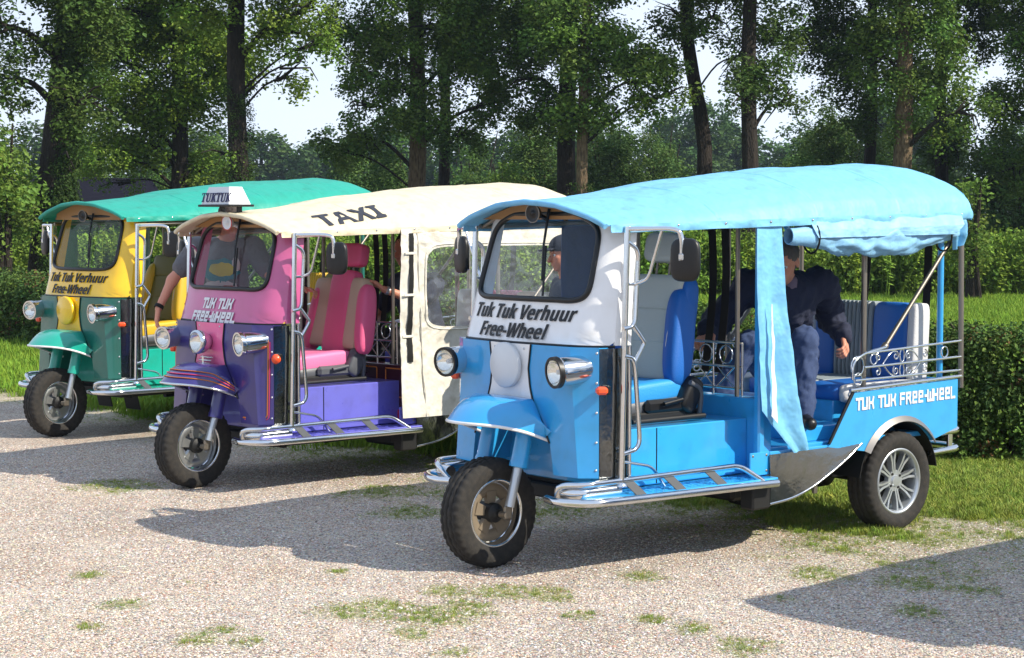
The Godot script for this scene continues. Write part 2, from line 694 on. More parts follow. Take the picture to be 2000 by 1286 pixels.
func fender_top(s: float) -> Vector3:
	var w := 0.30 * s
	var a := absf(w)
	var v := 0.868
	if a > 0.19:
		v = lerpf(0.862, 0.68, pow((a - 0.19) / 0.11, 1.2))
	else:
		v = 0.868 - 0.006 * a / 0.19
	return Vector3(shell_u(w, v) - 0.01, v, w)

func fender_point(s: float, k: float) -> Vector3:
	var p := fender_rim(s).lerp(fender_top(s), k)
	return p + Vector3(-0.03 * sin(PI * k), 0.055 * sin(PI * minf(k * 0.9, 1.0)), 0.02 * s * sin(PI * k))

func make_tyre(st: SurfaceTool, xf: Transform3D, r: float, rim: float, half: float):
	var p := [
		Vector2(rim, -half * 0.80), Vector2(rim + 0.012, -half * 0.90), Vector2(lerpf(rim, r, 0.45), -half * 1.0), Vector2(lerpf(rim, r, 0.8), -half * 0.97), Vector2(r - 0.010, -half * 0.86),
		Vector2(r - 0.001, -half * 0.72), Vector2(r, -half * 0.50), Vector2(r - 0.008, -half * 0.47), Vector2(r - 0.008, -half * 0.40), Vector2(r + 0.001, -half * 0.37),
		Vector2(r + 0.001, -half * 0.06), Vector2(r - 0.008, -half * 0.04), Vector2(r - 0.008, half * 0.04), Vector2(r + 0.001, half * 0.06),
		Vector2(r + 0.001, half * 0.37), Vector2(r - 0.008, half * 0.40), Vector2(r - 0.008, half * 0.47), Vector2(r, half * 0.50), Vector2(r - 0.001, half * 0.72),
		Vector2(r - 0.010, half * 0.86), Vector2(lerpf(rim, r, 0.8), half * 0.97), Vector2(lerpf(rim, r, 0.45), half * 1.0), Vector2(rim + 0.012, half * 0.90), Vector2(rim, half * 0.80)]
	var n := 120
	var wob := func(i: int, k: int) -> float:
		if i in [4, 5, 6, 17, 18, 19]:
			return -0.0065 if k % 3 == 0 else 0.0
		if i in [9, 10, 13, 14]:
			return -0.005 if (k + (1 if i < 12 else 0)) % 4 == 0 else 0.0
		return 0.0
	lathe(st, p, xf, n, false, wob)
	lathe(st, [Vector2(rim, half * 0.8), Vector2(rim, -half * 0.8)], xf, 40)

func front_wheel(t: Node3D, c: Dictionary):
	var up: float = c.get("lift", 0.0)
	var xf := axis_frame(Vector3(0, 0.285 + up, 0), Vector3(0.05, 0, 1))
	var st := begin()
	make_tyre(st, xf, 0.285, 0.172, 0.074)
	var wheel := put("front_wheel", st, mats.rubber, t)
	st = begin()
	lathe(st, [Vector2(0.178, 0.062), Vector2(0.170, 0.066), Vector2(0.164, 0.058), Vector2(0.158, 0.03), Vector2(0.152, 0.0), Vector2(0.158, -0.03), Vector2(0.164, -0.058), Vector2(0.178, -0.062)], xf, 48)
	put("rim", st, mats.chrome, wheel)
	st = begin()
	lathe(st, [Vector2(0.152, 0.012), Vector2(0.13, 0.024), Vector2(0.10, 0.018), Vector2(0.09, 0.008)], xf, 40)
	put("wheel_disc", st, mats[c.disc], wheel)
	st = begin()
	for k in 5:
		var a := TAU * k / 5 + 0.35
		var d := Vector3(cos(a), sin(a), 0)
		var e := Vector3(-sin(a), cos(a), 0)
		var q := []
		for z in [0.026, -0.004]:
			q.append(xf * (d * 0.05 + e * 0.024 + Vector3(0, 0, z)))
			q.append(xf * (d * 0.112 + e * 0.034 + Vector3(0, 0, z)))
			q.append(xf * (d * 0.112 - e * 0.034 + Vector3(0, 0, z)))
			q.append(xf * (d * 0.05 - e * 0.024 + Vector3(0, 0, z)))
		quad(st, q[0], q[1], q[2], q[3])
		for k1 in 4:
			quad(st, q[k1], q[k1 + 4], q[(k1 + 1) % 4 + 4], q[(k1 + 1) % 4])
	put("spoke", st, mats[c.disc], wheel)
	st = begin()
	lathe(st, [Vector2(0.0, 0.082), Vector2(0.022, 0.082), Vector2(0.026, 0.07), Vector2(0.05, 0.055), Vector2(0.055, 0.0), Vector2(0.05, -0.055), Vector2(0.024, -0.07), Vector2(0.0, -0.082)], xf, 20, true)
	put("hub", st, mats.black_iron, wheel)
	for s in [-1, 1]:
		st = begin()
		rod(st, Vector3(0.16, 0.84, 0.145 * s), Vector3(0.083, 0.54, 0.143 * s), 0.046, 18)
		lathe(st, [Vector2(0.049, 0.0), Vector2(0.049, 0.03), Vector2(0.03, 0.034)], axis_frame(Vector3(0.086, 0.555, 0.143 * s), Vector3(-0.077, -0.30, 0)), 18, true)
		var leg := put("fork_leg", st, mats[c.fender], t)
		st = begin()
		rod(st, Vector3(0.088, 0.56, 0.143 * s), Vector3(0.028, 0.325 + up, 0.135 * s), 0.025, 14)
		put("fork_slider", st, mats.dull_alloy, leg)
		st = begin()
		box(st, Vector3(0.02, 0.295 + up, 0.128 * s), Vector3(0.05, 0.075, 0.022), 0.008)
		rod(st, Vector3(0.0, 0.285 + up, 0.10 * s), Vector3(0.0, 0.285 + up, 0.15 * s), 0.018, 10)
		put("axle_clamp", st, mats.old_steel, leg)

func rear_wheel(t: Node3D, s: float, up := 0.0):
	var xf := axis_frame(Vector3(2.53, 0.287 + up, 0.555 * s), Vector3(0, 0, s))
	var st := begin()
	make_tyre(st, xf, 0.287, 0.186, 0.088)
	var wheel := put("rear_wheel", st, mats.rubber, t)
	st = begin()
	lathe(st, [Vector2(0.193, 0.074), Vector2(0.188, 0.080), Vector2(0.178, 0.076), Vector2(0.172, 0.06), Vector2(0.166, 0.0), Vector2(0.172, -0.06), Vector2(0.193, -0.074)], xf, 56)
	put("rim", st, mats.dull_alloy, wheel)
	st = begin()
	for k in 8:
		var a := TAU * k / 8 + 0.2
		var d := Vector3(cos(a), sin(a), 0)
		var e := Vector3(-sin(a), cos(a), 0)
		var q := []
		for z in [[0.046, 0.058], [0.015, 0.02]]:
			for half in [1.0, -1.0]:
				q.append(xf * (d * 0.035 + e * (0.002 + 0.011) * half + Vector3(0, 0, z[0])))
				q.append(xf * (d * 0.115 + e * 0.016 * half + Vector3(0, 0, lerpf(z[0], z[1], 0.45))))
				q.append(xf * (d * 0.174 + e * 0.030 * half + Vector3(0, 0, z[1])))
				q.append(xf * (d * 0.174 + e * 0.016 * half + Vector3(0, 0, z[1])))
				q.append(xf * (d * 0.125 + e * 0.004 * half + Vector3(0, 0, lerpf(z[0], z[1], 0.45))))
				q.append(xf * (d * 0.035 + e * 0.002 * half + Vector3(0, 0, z[0])))
		for h in [0, 6]:
			quad(st, q[h], q[h + 1], q[h + 4], q[h + 5])
			quad(st, q[h + 1], q[h + 2], q[h + 3], q[h + 4])
			for k1 in 6:
				var k2 := (k1 + 1) % 6
				quad(st, q[h + k1], q[h + k1 + 12], q[h + k2 + 12], q[h + k2])
	lathe(st, [Vector2(0.0, 0.056), Vector2(0.03, 0.054), Vector2(0.034, 0.047), Vector2(0.062, 0.046), Vector2(0.066, 0.02)], xf, 24, true)
	put("alloy_spokes", st, mats.dull_alloy, wheel)
	st = begin()
	for k in 4:
		var a := TAU * k / 4 + 0.6
		lathe(st, [Vector2(0.0, 0.052), Vector2(0.008, 0.052), Vector2(0.008, 0.04)], Transform3D(xf.basis, xf * Vector3(cos(a) * 0.048, sin(a) * 0.048, 0)), 6, true)
	lathe(st, [Vector2(0.0, 0.0), Vector2(0.15, -0.01), Vector2(0.15, -0.05)], xf, 24, true)
	put("brake_drum", st, mats.black_iron, wheel)

func make_cowl(t: Node3D, c: Dictionary):
	var n := 112
	var k_rings := 5
	var rows := []
	for k in k_rings + 1:
		var row := []
		for j in n:
			var a := TAU * j / n
			var o := opening(a)
			var d := o - Vector2(0.0, 0.625)
			var m := INF
			if absf(d.x) > 1e-6:
				m = minf(m, 1.0 / absf(d.x))
			if d.y > 1e-6:
				m = minf(m, 0.375 / d.y)
			elif d.y < -1e-6:
				m = minf(m, 0.625 / -d.y)
			var q := Vector2(0.0, 0.625) + d * m
			var p := o.lerp(q, float(k) / k_rings)
			row.append(cowl_point(p.x, p.y))
		rows.append(row)
	var st := begin()
	sheet(st, rows, 0.014, 1, true)
	for s in [-1.0, 1.0]:
		var side := []
		for i in 9:
			var b := i / 8.0
			var p := cowl_point(s, b)
			var row := []
			for j in 4:
				row.append(p + Vector3(0.034 * j * (1.0 - 0.25 * b), 0, 0.004 * s * j))
			side.append(row)
		sheet(st, side, -0.012 * s, 11)
	var cowl := put("windscreen_surround", st, mats[c.cowl], t)
	st = begin()
	var path := []
	for j in n + 1:
		var o := opening(TAU * j / n, -0.004)
		path.append(cowl_point(o.x, o.y, 0.004))
	tube(st, path, 0.0155, 8, -1.0, false)
	put("gasket", st, mats.gasket, cowl)
	st = begin()
	var seam := []
	for j in 41:
		var p := cowl_point(lerpf(-1.0, 1.0, j / 40.0), 0.0, 0.0)
		seam.append(Vector3(p.x + 0.004, 1.160, p.z))
	tube(st, seam, 0.0075, 6)
	put("seam_strip", st, mats.gasket, cowl)
	st = begin()
	var ledge := []
	for j in 25:
		var w := lerpf(-0.57, 0.57, j / 24.0)
		ledge.append([Vector3(shell_u(w, 1.158) + 0.002, 1.1555, w), Vector3(0.34, 1.1555, w)])
	sheet(st, ledge, 0.004, 1)
	put("ledge", st, mats[c.shell], cowl)
	st = begin()
	var g := []
	for k in 7:
		var row := []
		for j in 48:
			var o := Vector2(0, 0.625).lerp(opening(TAU * j / 48), k / 6.0 + 0.001)
			row.append(cowl_point(o.x, o.y, -0.003))
		g.append(row)
	sheet(st, g, 0.0, 1, true)
	put("windscreen", st, mats.glass, t)
	st = begin()
	var w0 := cowl_point(0.13, 0.97, 0.03)
	var w1 := cowl_point(0.23, 0.45, 0.022)
	tube(st, [w0, w0.lerp(w1, 0.5) + Vector3(-0.012, 0, 0), w1], 0.009, 6, 0.005)
	rod(st, cowl_point(0.17, 0.70, 0.014), cowl_point(0.27, 0.34, 0.014), 0.007, 5)
	put("wiper", st, mats.black_plastic, t)
	# round lamp above the screen
	st = begin()
	var lf := axis_frame(Vector3(0.262, 1.832, 0.04), Vector3(-1, -0.05, 0.12))
	lathe(st, [Vector2(0.0, -0.03), Vector2(0.035, -0.028), Vector2(0.05, 0.0), Vector2(0.047, 0.006), Vector2(0.04, 0.0), Vector2(0.012, -0.004), Vector2(0.010, 0.004), Vector2(0.0, 0.005)], lf, 24)
	rod(st, Vector3(0.29, 1.83, 0.04), Vector3(0.36, 1.80, 0.04), 0.012, 8)
	var lamp := put("marker_lamp", st, mats[c.lamp], t)
	st = begin()
	var ring := []
	for j in 25:
		ring.append(lf * Vector3(cos(TAU * j / 24) * 0.048, sin(TAU * j / 24) * 0.048, 0.003))
	tube(st, ring, 0.0035, 6, -1.0, false)
	put("lamp_ring", st, mats[c.lamp_ring], lamp)
	# front header board under the roof lip
	st = begin()
	var head := []
	for i in 2:
		var row := []
		for j in 17:
			var w := lerpf(-0.52, 0.52, j / 16.0)
			row.append(Vector3(0.355 + 0.05 * absf(w), (roof_v(0.36, w) - 0.012) if i == 0 else 1.80, w))
		head.append(row)
	sheet(st, head, 0.012, 1)
	put("header_board", st, mats.plywood, t)

func make_front(t: Node3D, c: Dictionary):
	for s in [-1.0, 1.0]:
		var inner := []
		var outer := []
		for i in 17:
			var v := lerpf(1.158, 0.5, i / 16.0)
			var wc := lerpf(0.505, 0.44, clampf((v - 0.5) / 0.65, 0.0, 1.0))
			var wi := shell_inner(v)
			var r1 := []
			for j in 7:
				var w := lerpf(wi, wc, j / 6.0)
				r1.append(Vector3(shell_u(w, v), v, w * s))
			inner.append(r1)
			var r2 := []
			for j in 4:
				var w := lerpf(wc, 0.575, j / 3.0)
				r2.append(Vector3(shell_u(w, v), v, w * s))
			outer.append(r2)
		var st := begin()
		sheet(st, inner, 0.010 * s, 1)
		sheet(st, outer, 0.010 * s, 11)
		# inner wall of the wheel well
		var well := []
		for i in 9:
			var v := lerpf(0.80, 0.5, i / 8.0)
			var wi := shell_inner(v)
			well.append([Vector3(shell_u(wi, v) + 0.008, v, wi * s), Vector3(0.36, v, (wi + 0.01) * s), Vector3(0.48, v, (wi + 0.03) * s)])
		sheet(st, well, 0.008, 21)
		var shell := put("front_panel", st, mats[c.shell], t)
		st = begin()
		var edge := []
		for i in 17:
			var v := lerpf(1.158, 0.66, i / 16.0)
			edge.append(Vector3(shell_u(shell_inner(v), v) - 0.004, v, shell_inner(v) * s))
		tube(st, edge, 0.005, 5)
		put("edge_strip", st, mats.gasket, shell)
		if c.stripes:
			st = begin()
			var line := []
			for i in 10:
				var v := lerpf(1.06, 0.545, i / 9.0)
				line.append(Vector3(shell_u(0.545, v) - 0.003, v, 0.545 * s))
			line.append(Vector3(shell_u(0.36, 0.54) - 0.003, 0.54, 0.36 * s))
			tube(st, bend(line, 0.03), 0.0065, 4, -1.0, true, 0.5)
			put("pinstripe", st, mats.gold_line, shell)
			st = begin()
			for i in line.size():
				line[i] += Vector3(0.004, -0.012, 0.013 * s)
			tube(st, bend(line, 0.03), 0.0045, 4, -1.0, true, 0.5)
			put("pinstripe", st, mats.rose_line, shell)
		# polished plate on the side of the nose
		st = begin()
		var pl := []
		for i in 8:
			var v := lerpf(1.152, 0.47, i / 7.0)
			var row := []
			for j in 6:
				var k := j / 5.0
				row.append(Vector3(lerpf(0.252, 0.44, k), v, (0.577 + 0.012 * sin(PI * k)) * s))
			pl.append(row)
		sheet(st, pl, 0.006 * s, 1)
		put("polished_side_plate", st, mats.mirror_steel, t)
		st = begin()
		rod(st, Vector3(0.445, 1.16, 0.588 * s), Vector3(0.445, 0.46, 0.588 * s), 0.011, 8)
		put("plate_edge_tube", st, mats.chrome, t)
		# headlight in a long chrome pod
		st = begin()
		var hf := axis_frame(Vector3(0.055, 1.035, 0.452 * s), Vector3(1.0, 0.075, 0.16 * s))
		lathe(st, [Vector2(0.066, 0.0), Vector2(0.077, 0.004), Vector2(0.078, 0.02), Vector2(0.072, 0.026), Vector2(0.074, 0.04), Vector2(0.072, 0.16), Vector2(0.058, 0.27), Vector2(0.034, 0.33), Vector2(0.0, 0.345)], hf, 28)
		var hl := put("headlight", st, mats.chrome, t)
		st = begin()
		lathe(st, [Vector2(0.067, 0.003), Vector2(0.056, 0.03), Vector2(0.03, 0.045), Vector2(0.0, 0.05)], hf, 24)
		put("reflector", st, mats.reflector, hl)
		st = begin()
		lathe(st, [Vector2(0.0, 0.02), Vector2(0.012, 0.022), Vector2(0.014, 0.045)], hf, 10)
		put("bulb", st, mats.white_cover, hl)
		st = begin()
		lathe(st, [Vector2(0.0, -0.018), Vector2(0.035, -0.013), Vector2(0.069, 0.002)], hf, 28)
		put("lens", st, mats.lens, hl)
		st = begin()
		lathe(st, [Vector2(0.067, -0.003), Vector2(0.080, -0.003), Vector2(0.081, 0.022), Vector2(0.074, 0.024)], hf, 28, true)
		put("bezel", st, mats[c.bezel], hl)
		# indicator
		st = begin()
		if c.round_indicator and s > 0:
			lathe(st, [Vector2(0.0, -0.02), Vector2(0.022, -0.016), Vector2(0.033, 0.0), Vector2(0.03, 0.02)], axis_frame(Vector3(0.255, 0.935, 0.59), Vector3(1, 0, -0.4)), 18)
		else:
			box(st, Vector3(0.245, 0.945, 0.60 * s), Vector3(0.06, 0.04, 0.05), 0.012, Basis(Vector3.UP, -0.5 * s))
		var ind := put("indicator", st, mats.amber, t)
		st = begin()
		box(st, Vector3(0.285, 0.945, 0.592 * s), Vector3(0.03, 0.045, 0.04), 0.006)
		put("indicator_base", st, mats.black_plastic, ind)
	# nose panel between the shells
	var rows := []
	for i in 15:
		var v := lerpf(1.158, 0.845, i / 14.0)
		var wi := shell_inner(v) - 0.006
		var row := []
		for j in 9:
			var w := lerpf(-wi, wi, j / 8.0)
			row.append(Vector3(0.142 - 0.012 * (1.0 - pow(w / wi, 2.0)) * smoothstep(0.845, 1.0, v), v, w))
		rows.append(row)
	var st2 := begin()
	sheet(st2, rows, 0.010, 1)
	var nose := put("nose_panel", st2, mats[c.nose], t)
	st2 = begin()
	for w in [-0.12, 0.12]:
		for v in [1.135, 0.875]:
			lathe(st2, [Vector2(0.0, 0.004), Vector2(0.006, 0.003), Vector2(0.008, 0.0)], axis_frame(Vector3(0.138, v, w), Vector3(-1, 0, 0)), 8)
	for s in [-1.0, 1.0]:
		for v in [1.13, 0.98, 0.83, 0.68, 0.54]:
			lathe(st2, [Vector2(0.0, 0.004), Vector2(0.005, 0.003), Vector2(0.007, 0.0)], axis_frame(Vector3(shell_u(0.565, v) - 0.001, v, 0.565 * s), Vector3(-1, 0, 0.8 * s)), 8)
	put("screw", st2, mats.dull_alloy, nose).set_meta("kind", "stuff")
	if c.centre_lamp:
		var cf := axis_frame(Vector3(0.02, 1.03, 0.0), Vector3(1, 0, 0))
		st2 = begin()
		lathe(st2, [Vector2(0.068, 0.0), Vector2(0.080, 0.004), Vector2(0.082, 0.03), Vector2(0.076, 0.06), Vector2(0.05, 0.11), Vector2(0.0, 0.125)], cf, 30)
		var cl := put("headlight", st2, mats.chrome, t)
		st2 = begin()
		lathe(st2, [Vector2(0.068, 0.004), Vector2(0.055, 0.035), Vector2(0.0, 0.05)], cf, 24)
		put("reflector", st2, mats.reflector, cl)
		st2 = begin()
		lathe(st2, [Vector2(0.0, -0.02), Vector2(0.04, -0.013), Vector2(0.069, 0.003)], cf, 28)
		put("lens", st2, mats.lens, cl)
		st2 = begin()
		for k in 3:
			var y := 0.925 - 0.02 * k
			tube(st2, [Vector3(0.115 - 0.012 * k, y, -0.07), Vector3(0.095 - 0.012 * k, y, 0.0), Vector3(0.115 - 0.012 * k, y, 0.07)], 0.006, 6)
		box(st2, Vector3(0.088, 0.905, 0), Vector3(0.02, 0.06, 0.02), 0.004)
		put("chrome_badge", st2, mats.chrome, t)
	else:
		st2 = begin()
		lathe(st2, [Vector2(0.0, -0.004), Vector2(0.112, -0.002), Vector2(0.119, 0.004), Vector2(0.118, 0.024), Vector2(0.10, 0.034)], axis_frame(Vector3(0.098, 1.045, 0.0), Vector3(1, 0.02, 0)), 48)
		put("lamp_blanking_disc", st2, mats[c.cover], nose)
	# mudguard
	rows = []
	for i in 33:
		var s := lerpf(-1.0, 1.0, i / 32.0)
		var row := []
		for k in 10:
			row.append(fender_point(s, k / 9.0))
		rows.append(row)
	st2 = begin()
	sheet(st2, rows, 0.008, 1)
	var fender := put("mudguard", st2, mats[c.fender], t)
	st2 = begin()
	var rim := []
	for i in 41:
		rim.append(fender_rim(lerpf(-1.0, 1.0, i / 40.0)) + Vector3(0, -0.004, 0))
	tube(st2, rim, 0.009, 6)
	put("chrome_lip", st2, mats[c.lip], fender)
	if c.stripes:
		for off in [[0.14, "gold_line"], [0.24, "rose_line"], [0.34, "gold_line"]]:
			st2 = begin()
			var line := []
			for i in 33:
				line.append(fender_point(lerpf(-0.96, 0.96, i / 32.0), off[0]) + Vector3(-0.002, 0.004, 0))
			tube(st2, line, 0.0055, 4, -1.0, true, 0.6)
			put("pinstripe", st2, mats[off[1]], fender)

func grab_tubes(t: Node3D, s: float):
	var w := 0.63 * s
	var st := begin()
	rod(st, Vector3(0.397, 1.765, 0.62 * s), Vector3(0.36, 0.46, 0.62 * s), 0.0165, 14)
	lathe(st, [Vector2(0.032, 0.0), Vector2(0.030, 0.01), Vector2(0.02, 0.02)], axis_frame(Vector3(0.36, 0.455, 0.62 * s), Vector3.UP), 16)
	put("grab_pole", st, mats.chrome, t)
	st = begin()
	tube(st, bend([Vector3(0.395, 1.685, w), Vector3(0.463, 1.645, w), Vector3(0.441, 1.262, w), Vector3(0.362, 1.252, w)], 0.055), 0.0125, 10)
	tube(st, bend([Vector3(0.430, 1.268, w), Vector3(0.509, 1.176, w), Vector3(0.440, 1.080, w)], 0.02), 0.0115, 10)
	tube(st, bend([Vector3(0.372, 1.115, w), Vector3(0.44, 1.10, w), Vector3(0.482, 0.64, w), Vector3(0.365, 0.622, w)], 0.07), 0.0125, 10)
	rod(st, Vector3(0.39, 1.475, 0.62 * s), Vector3(0.452, 1.475, w), 0.009, 8)
	put("grab_rail", st, mats.chrome, t)
	st = begin()
	tube(st, bend([Vector3(0.40, 1.752, 0.62 * s), Vector3(0.47, 1.755, 0.87 * s), Vector3(0.50, 1.735, 0.905 * s), Vector3(0.50, 1.61, 0.905 * s)], 0.06), 0.0125, 10)
	tube(st, bend([Vector3(0.44, 1.475, w), Vector3(0.475, 1.50, 0.69 * s), Vector3(0.465, 1.748, 0.80 * s)], 0.04), 0.009, 8)
	var arm := put("mirror_arm", st, mats.chrome, t)
	st = begin()
	var mb := Basis(Vector3.UP, 0.30 * s)
	cushion(st, Vector3(0.52, 1.60, 0.91 * s), Vector3(0.028, 0.108, 0.082), mb, 0.55, 0.75, 12, 24)
	put("mirror_housing", st, mats.black_plastic, arm)
	st = begin()
	box(st, Vector3(0.52, 1.60, 0.91 * s) + mb * Vector3(0.027, 0, 0), Vector3(0.004, 0.17, 0.12), 0.001, mb)
	put("mirror_glass", st, mats.chrome, arm)
	st = begin()
	box(st, Vector3(0.497, 1.615, 0.907 * s), Vector3(0.03, 0.035, 0.03), 0.006, mb)
	put("mirror_clamp", st, mats.chrome, arm)

func side_step(t: Node3D, c: Dictionary, s: float):
	var st := begin()
	box(st, Vector3(0.78, 0.405, 0.585 * s), Vector3(1.32, 0.018, 0.22), 0.004)
	var board := put("running_board", st, mats[c.box], t)
	st = begin()
	for i in 26:
		for j in 4:
			var p := Vector3(0.42 + i * 0.035 + (0.017 if j % 2 else 0.0), 0.4155, (0.52 + j * 0.04) * s)
			box(st, p, Vector3(0.022, 0.003, 0.006), 0.001, Basis(Vector3.UP, 0.8 if (i + j) % 2 else -0.8))
	put("tread_pattern", st, mats[c.box], board)
	st = begin()
	tube(st, bend([Vector3(0.055, 0.395, 0.40 * s), Vector3(0.02, 0.395, 0.52 * s), Vector3(0.10, 0.400, 0.70 * s), Vector3(1.42, 0.385, 0.705 * s)], 0.10, 8), 0.021, 14)
	put("lower_rail", st, mats.chrome, t)
	st = begin()
	tube(st, bend([Vector3(0.08, 0.40, 0.45 * s), Vector3(0.04, 0.475, 0.50 * s), Vector3(0.13, 0.482, 0.62 * s), Vector3(1.21, 0.49, 0.625 * s), Vector3(1.325, 0.40, 0.69 * s)], 0.06, 7), 0.0155, 12)
	put("upper_rail", st, mats.chrome, t)
	st = begin()
	tube(st, bend([Vector3(0.10, 0.435, 0.46 * s), Vector3(0.10, 0.435, 0.57 * s), Vector3(0.36, 0.437, 0.60 * s)], 0.06), 0.034, 16)
	put("front_bumper_tube", st, mats.chrome, t)
	for u in [0.40, 0.68, 0.98]:
		st = begin()
		var a := Vector3(u, 0.482, 0.625 * s)
		var b := Vector3(u + 0.05, 0.40, 0.70 * s)
		quad(st, a + Vector3(-0.035, 0, 0), a + Vector3(0.035, 0, 0), b + Vector3(0.035, 0, 0), b + Vector3(-0.035, 0, 0))
		quad(st, a + Vector3(-0.035, -0.004, 0), b + Vector3(-0.035, -0.004, 0), b + Vector3(0.035, -0.004, 0), a + Vector3(0.035, -0.004, 0))
		put("rail_bracket", st, mats.flat_steel, t)
	st = begin()
	tube(st, bend([Vector3(0.37, 0.58, 0.60 * s), Vector3(0.62, 0.53, 0.57 * s), Vector3(0.72, 0.42, 0.56 * s)], 0.05), 0.009, 8)
	put("pedal_rod", st, mats.chrome, t)
	st = begin()
	box(st, Vector3(1.36, 0.31, 0.60 * s), Vector3(0.14, 0.14, 0.10), 0.01)
	put("jacking_bracket", st, mats.black_iron, t)

func make_seat(t: Node3D, c: Dictionary):
	var st := begin()
	box(st, Vector3(0.91, 0.570, 0), Vector3(0.97, 0.30, 1.0), 0.006)
	var sb := put("seat_box", st, mats[c.box], t)
	st = begin()
	box(st, Vector3(0.72, 0.57, 0.4985), Vector3(0.007, 0.29, 0.006), 0.0)
	put("panel_gap", st, mats.gasket, sb)
	st = begin()
	box(st, Vector3(0.95, 0.745, 0.0), Vector3(0.60, 0.05, 0.62), 0.008)
	rod(st, Vector3(0.62, 0.745, 0.42), Vector3(1.15, 0.745, 0.42), 0.014)
	put("seat_slide", st, mats.black_iron, t)
	st = begin()
	cushion(st, Vector3(0.90, 0.795, 0.0), Vector3(0.27, 0.05, 0.29), Basis(Vector3.BACK, 0.05), 0.3, 0.25)
	put("seat_base", st, mats.grey_plastic, t)
	st = begin()
	box(st, Vector3(0.97, 0.80, 0.30), Vector3(0.30, 0.075, 0.05), 0.02)
	cushion(st, Vector3(1.15, 0.85, 0.30), Vector3(0.06, 0.10, 0.045), Basis(Vector3.BACK, -0.5), 0.5, 0.5)
	rod(st, Vector3(1.06, 0.83, 0.34), Vector3(0.92, 0.815, 0.345), 0.012)
	put("recliner", st, mats[c.recliner], t)
	st = begin()
	tube(st, bend([Vector3(1.20, 0.74, 0.33), Vector3(1.21, 0.88, 0.34), Vector3(1.12, 0.92, 0.34)], 0.06), 0.014, 8)
	put("handbrake", st, mats.grey_plastic, t)
	# cushion
	st = begin()
	cushion(st, Vector3(0.86, 0.855, 0.0), Vector3(0.30, 0.062, 0.27), Basis(Vector3.BACK, 0.06), 0.45, 0.3)
	put("seat_cushion", st, mats[c.seat_cushion], t)
	st = begin()
	for s in [-1.0, 1.0]:
		cushion(st, Vector3(0.87, 0.868, 0.225 * s), Vector3(0.29, 0.06, 0.06), Basis(Vector3.BACK, 0.06), 0.5, 0.4)
	put("seat_bolster", st, mats[c.seat_cushion], t)
	# backrest
	var tilt := Basis(Vector3.BACK, -0.20)
	var back := Vector3(1.12, 0.92, 0.0)
	if c.banded:
		back += Vector3(0.06, 0, 0.06)
		var bands := [[-0.205, 0.11, c.seat_b], [0.0, 0.135, c.seat_a], [0.175, 0.075, c.seat_b]]
		for bd in bands:
			st = begin()
			cushion(st, back + tilt * Vector3(0.0, 0.27, bd[0]), Vector3(0.066 if bd[2] == c.seat_a else 0.062, 0.31 - absf(bd[0]) * 0.30, bd[1]), tilt, 0.28, 0.45)
			put("backrest_band", st, mats[bd[2]], t)
		st = begin()
		for s in [-1.0, 1.0]:
			cushion(st, back + tilt * Vector3(-0.005, 0.235, 0.275 * s), Vector3(0.07, 0.25, 0.055), tilt * Basis(Vector3.RIGHT, -0.12 * s), 0.6, 0.6)
		put("backrest_bolster", st, mats[c.seat_a], t)
	else:
		for k in 3:
			var y: float = [0.10, 0.29, 0.475][k]
			st = begin()
			cushion(st, back + tilt * Vector3(0.0, y, 0.0), Vector3(0.068, [0.108, 0.10, 0.105][k], [0.225, 0.232, 0.215][k]), tilt, [0.2, 0.16, 0.34][k], 0.28)
			put("backrest_panel", st, mats[c.seat_a], t)
		for s in [-1.0, 1.0]:
			st = begin()
			cushion(st, back + tilt * Vector3(-0.02, 0.235, 0.225 * s), Vector3(0.085, 0.27, 0.058), tilt * Basis(Vector3.RIGHT, -0.10 * s), 0.6, 0.55, 16, 22)
			cushion(st, back + tilt * Vector3(0.012, 0.40, 0.225 * s), Vector3(0.055, 0.17, 0.035), tilt * Basis(Vector3.RIGHT, -0.06 * s), 0.6, 0.6)
			var bol := put("backrest_bolster", st, mats[c.seat_b], t)
			st = begin()
			var line := []
			for i in 9:
				var y := lerpf(0.02, 0.46, i / 8.0)
				line.append(back + tilt * Vector3(-0.105 + 0.09 * pow(absf(y - 0.22) / 0.25, 2.0), y, (0.205 + 0.01 * sin(i * 0.4)) * s))
			tube(st, line, 0.003, 5)
			put("piping", st, mats.seat_white, bol)
	st = begin()
	for s in [-1.0, 1.0]:
		rod(st, back + tilt * Vector3(0.0, 0.55, 0.05 * s), back + tilt * Vector3(-0.005, 0.70, 0.05 * s), 0.007)
	put("headrest_post", st, mats.old_steel, t)
	st = begin()
	cushion(st, back + tilt * Vector3(-0.01, 0.735 - (0.045 if c.banded else 0.0), 0.04 if c.banded else 0.0), Vector3(0.05, 0.085, 0.135), tilt, 0.45, 0.4)
	put("headrest", st, mats[c.headrest], t)
	# steering bar
	st = begin()
	rod(st, Vector3(0.30, 0.85, 0), Vector3(0.46, 1.26, 0), 0.022)
	tube(st, bend([Vector3(0.62, 1.28, -0.30), Vector3(0.46, 1.27, -0.16), Vector3(0.46, 1.27, 0.16), Vector3(0.62, 1.28, 0.30)], 0.05), 0.012)
	box(st, Vector3(0.40, 1.27, 0), Vector3(0.10, 0.08, 0.30), 0.03)
	put("steering_bar", st, mats.black_iron, t)

func scroll(st: SurfaceTool, c: Vector3, r: float, turns: float, dir: float, start: float, rad := 0.0045):
	var pts := []
	for i in 15:
		var k := i / 14.0
		var a := start + dir * k * turns * TAU
		pts.append(c + Vector3(cos(a), sin(a), 0) * r * (1.0 - 0.75 * k))
	tube(st, pts, rad, 5)

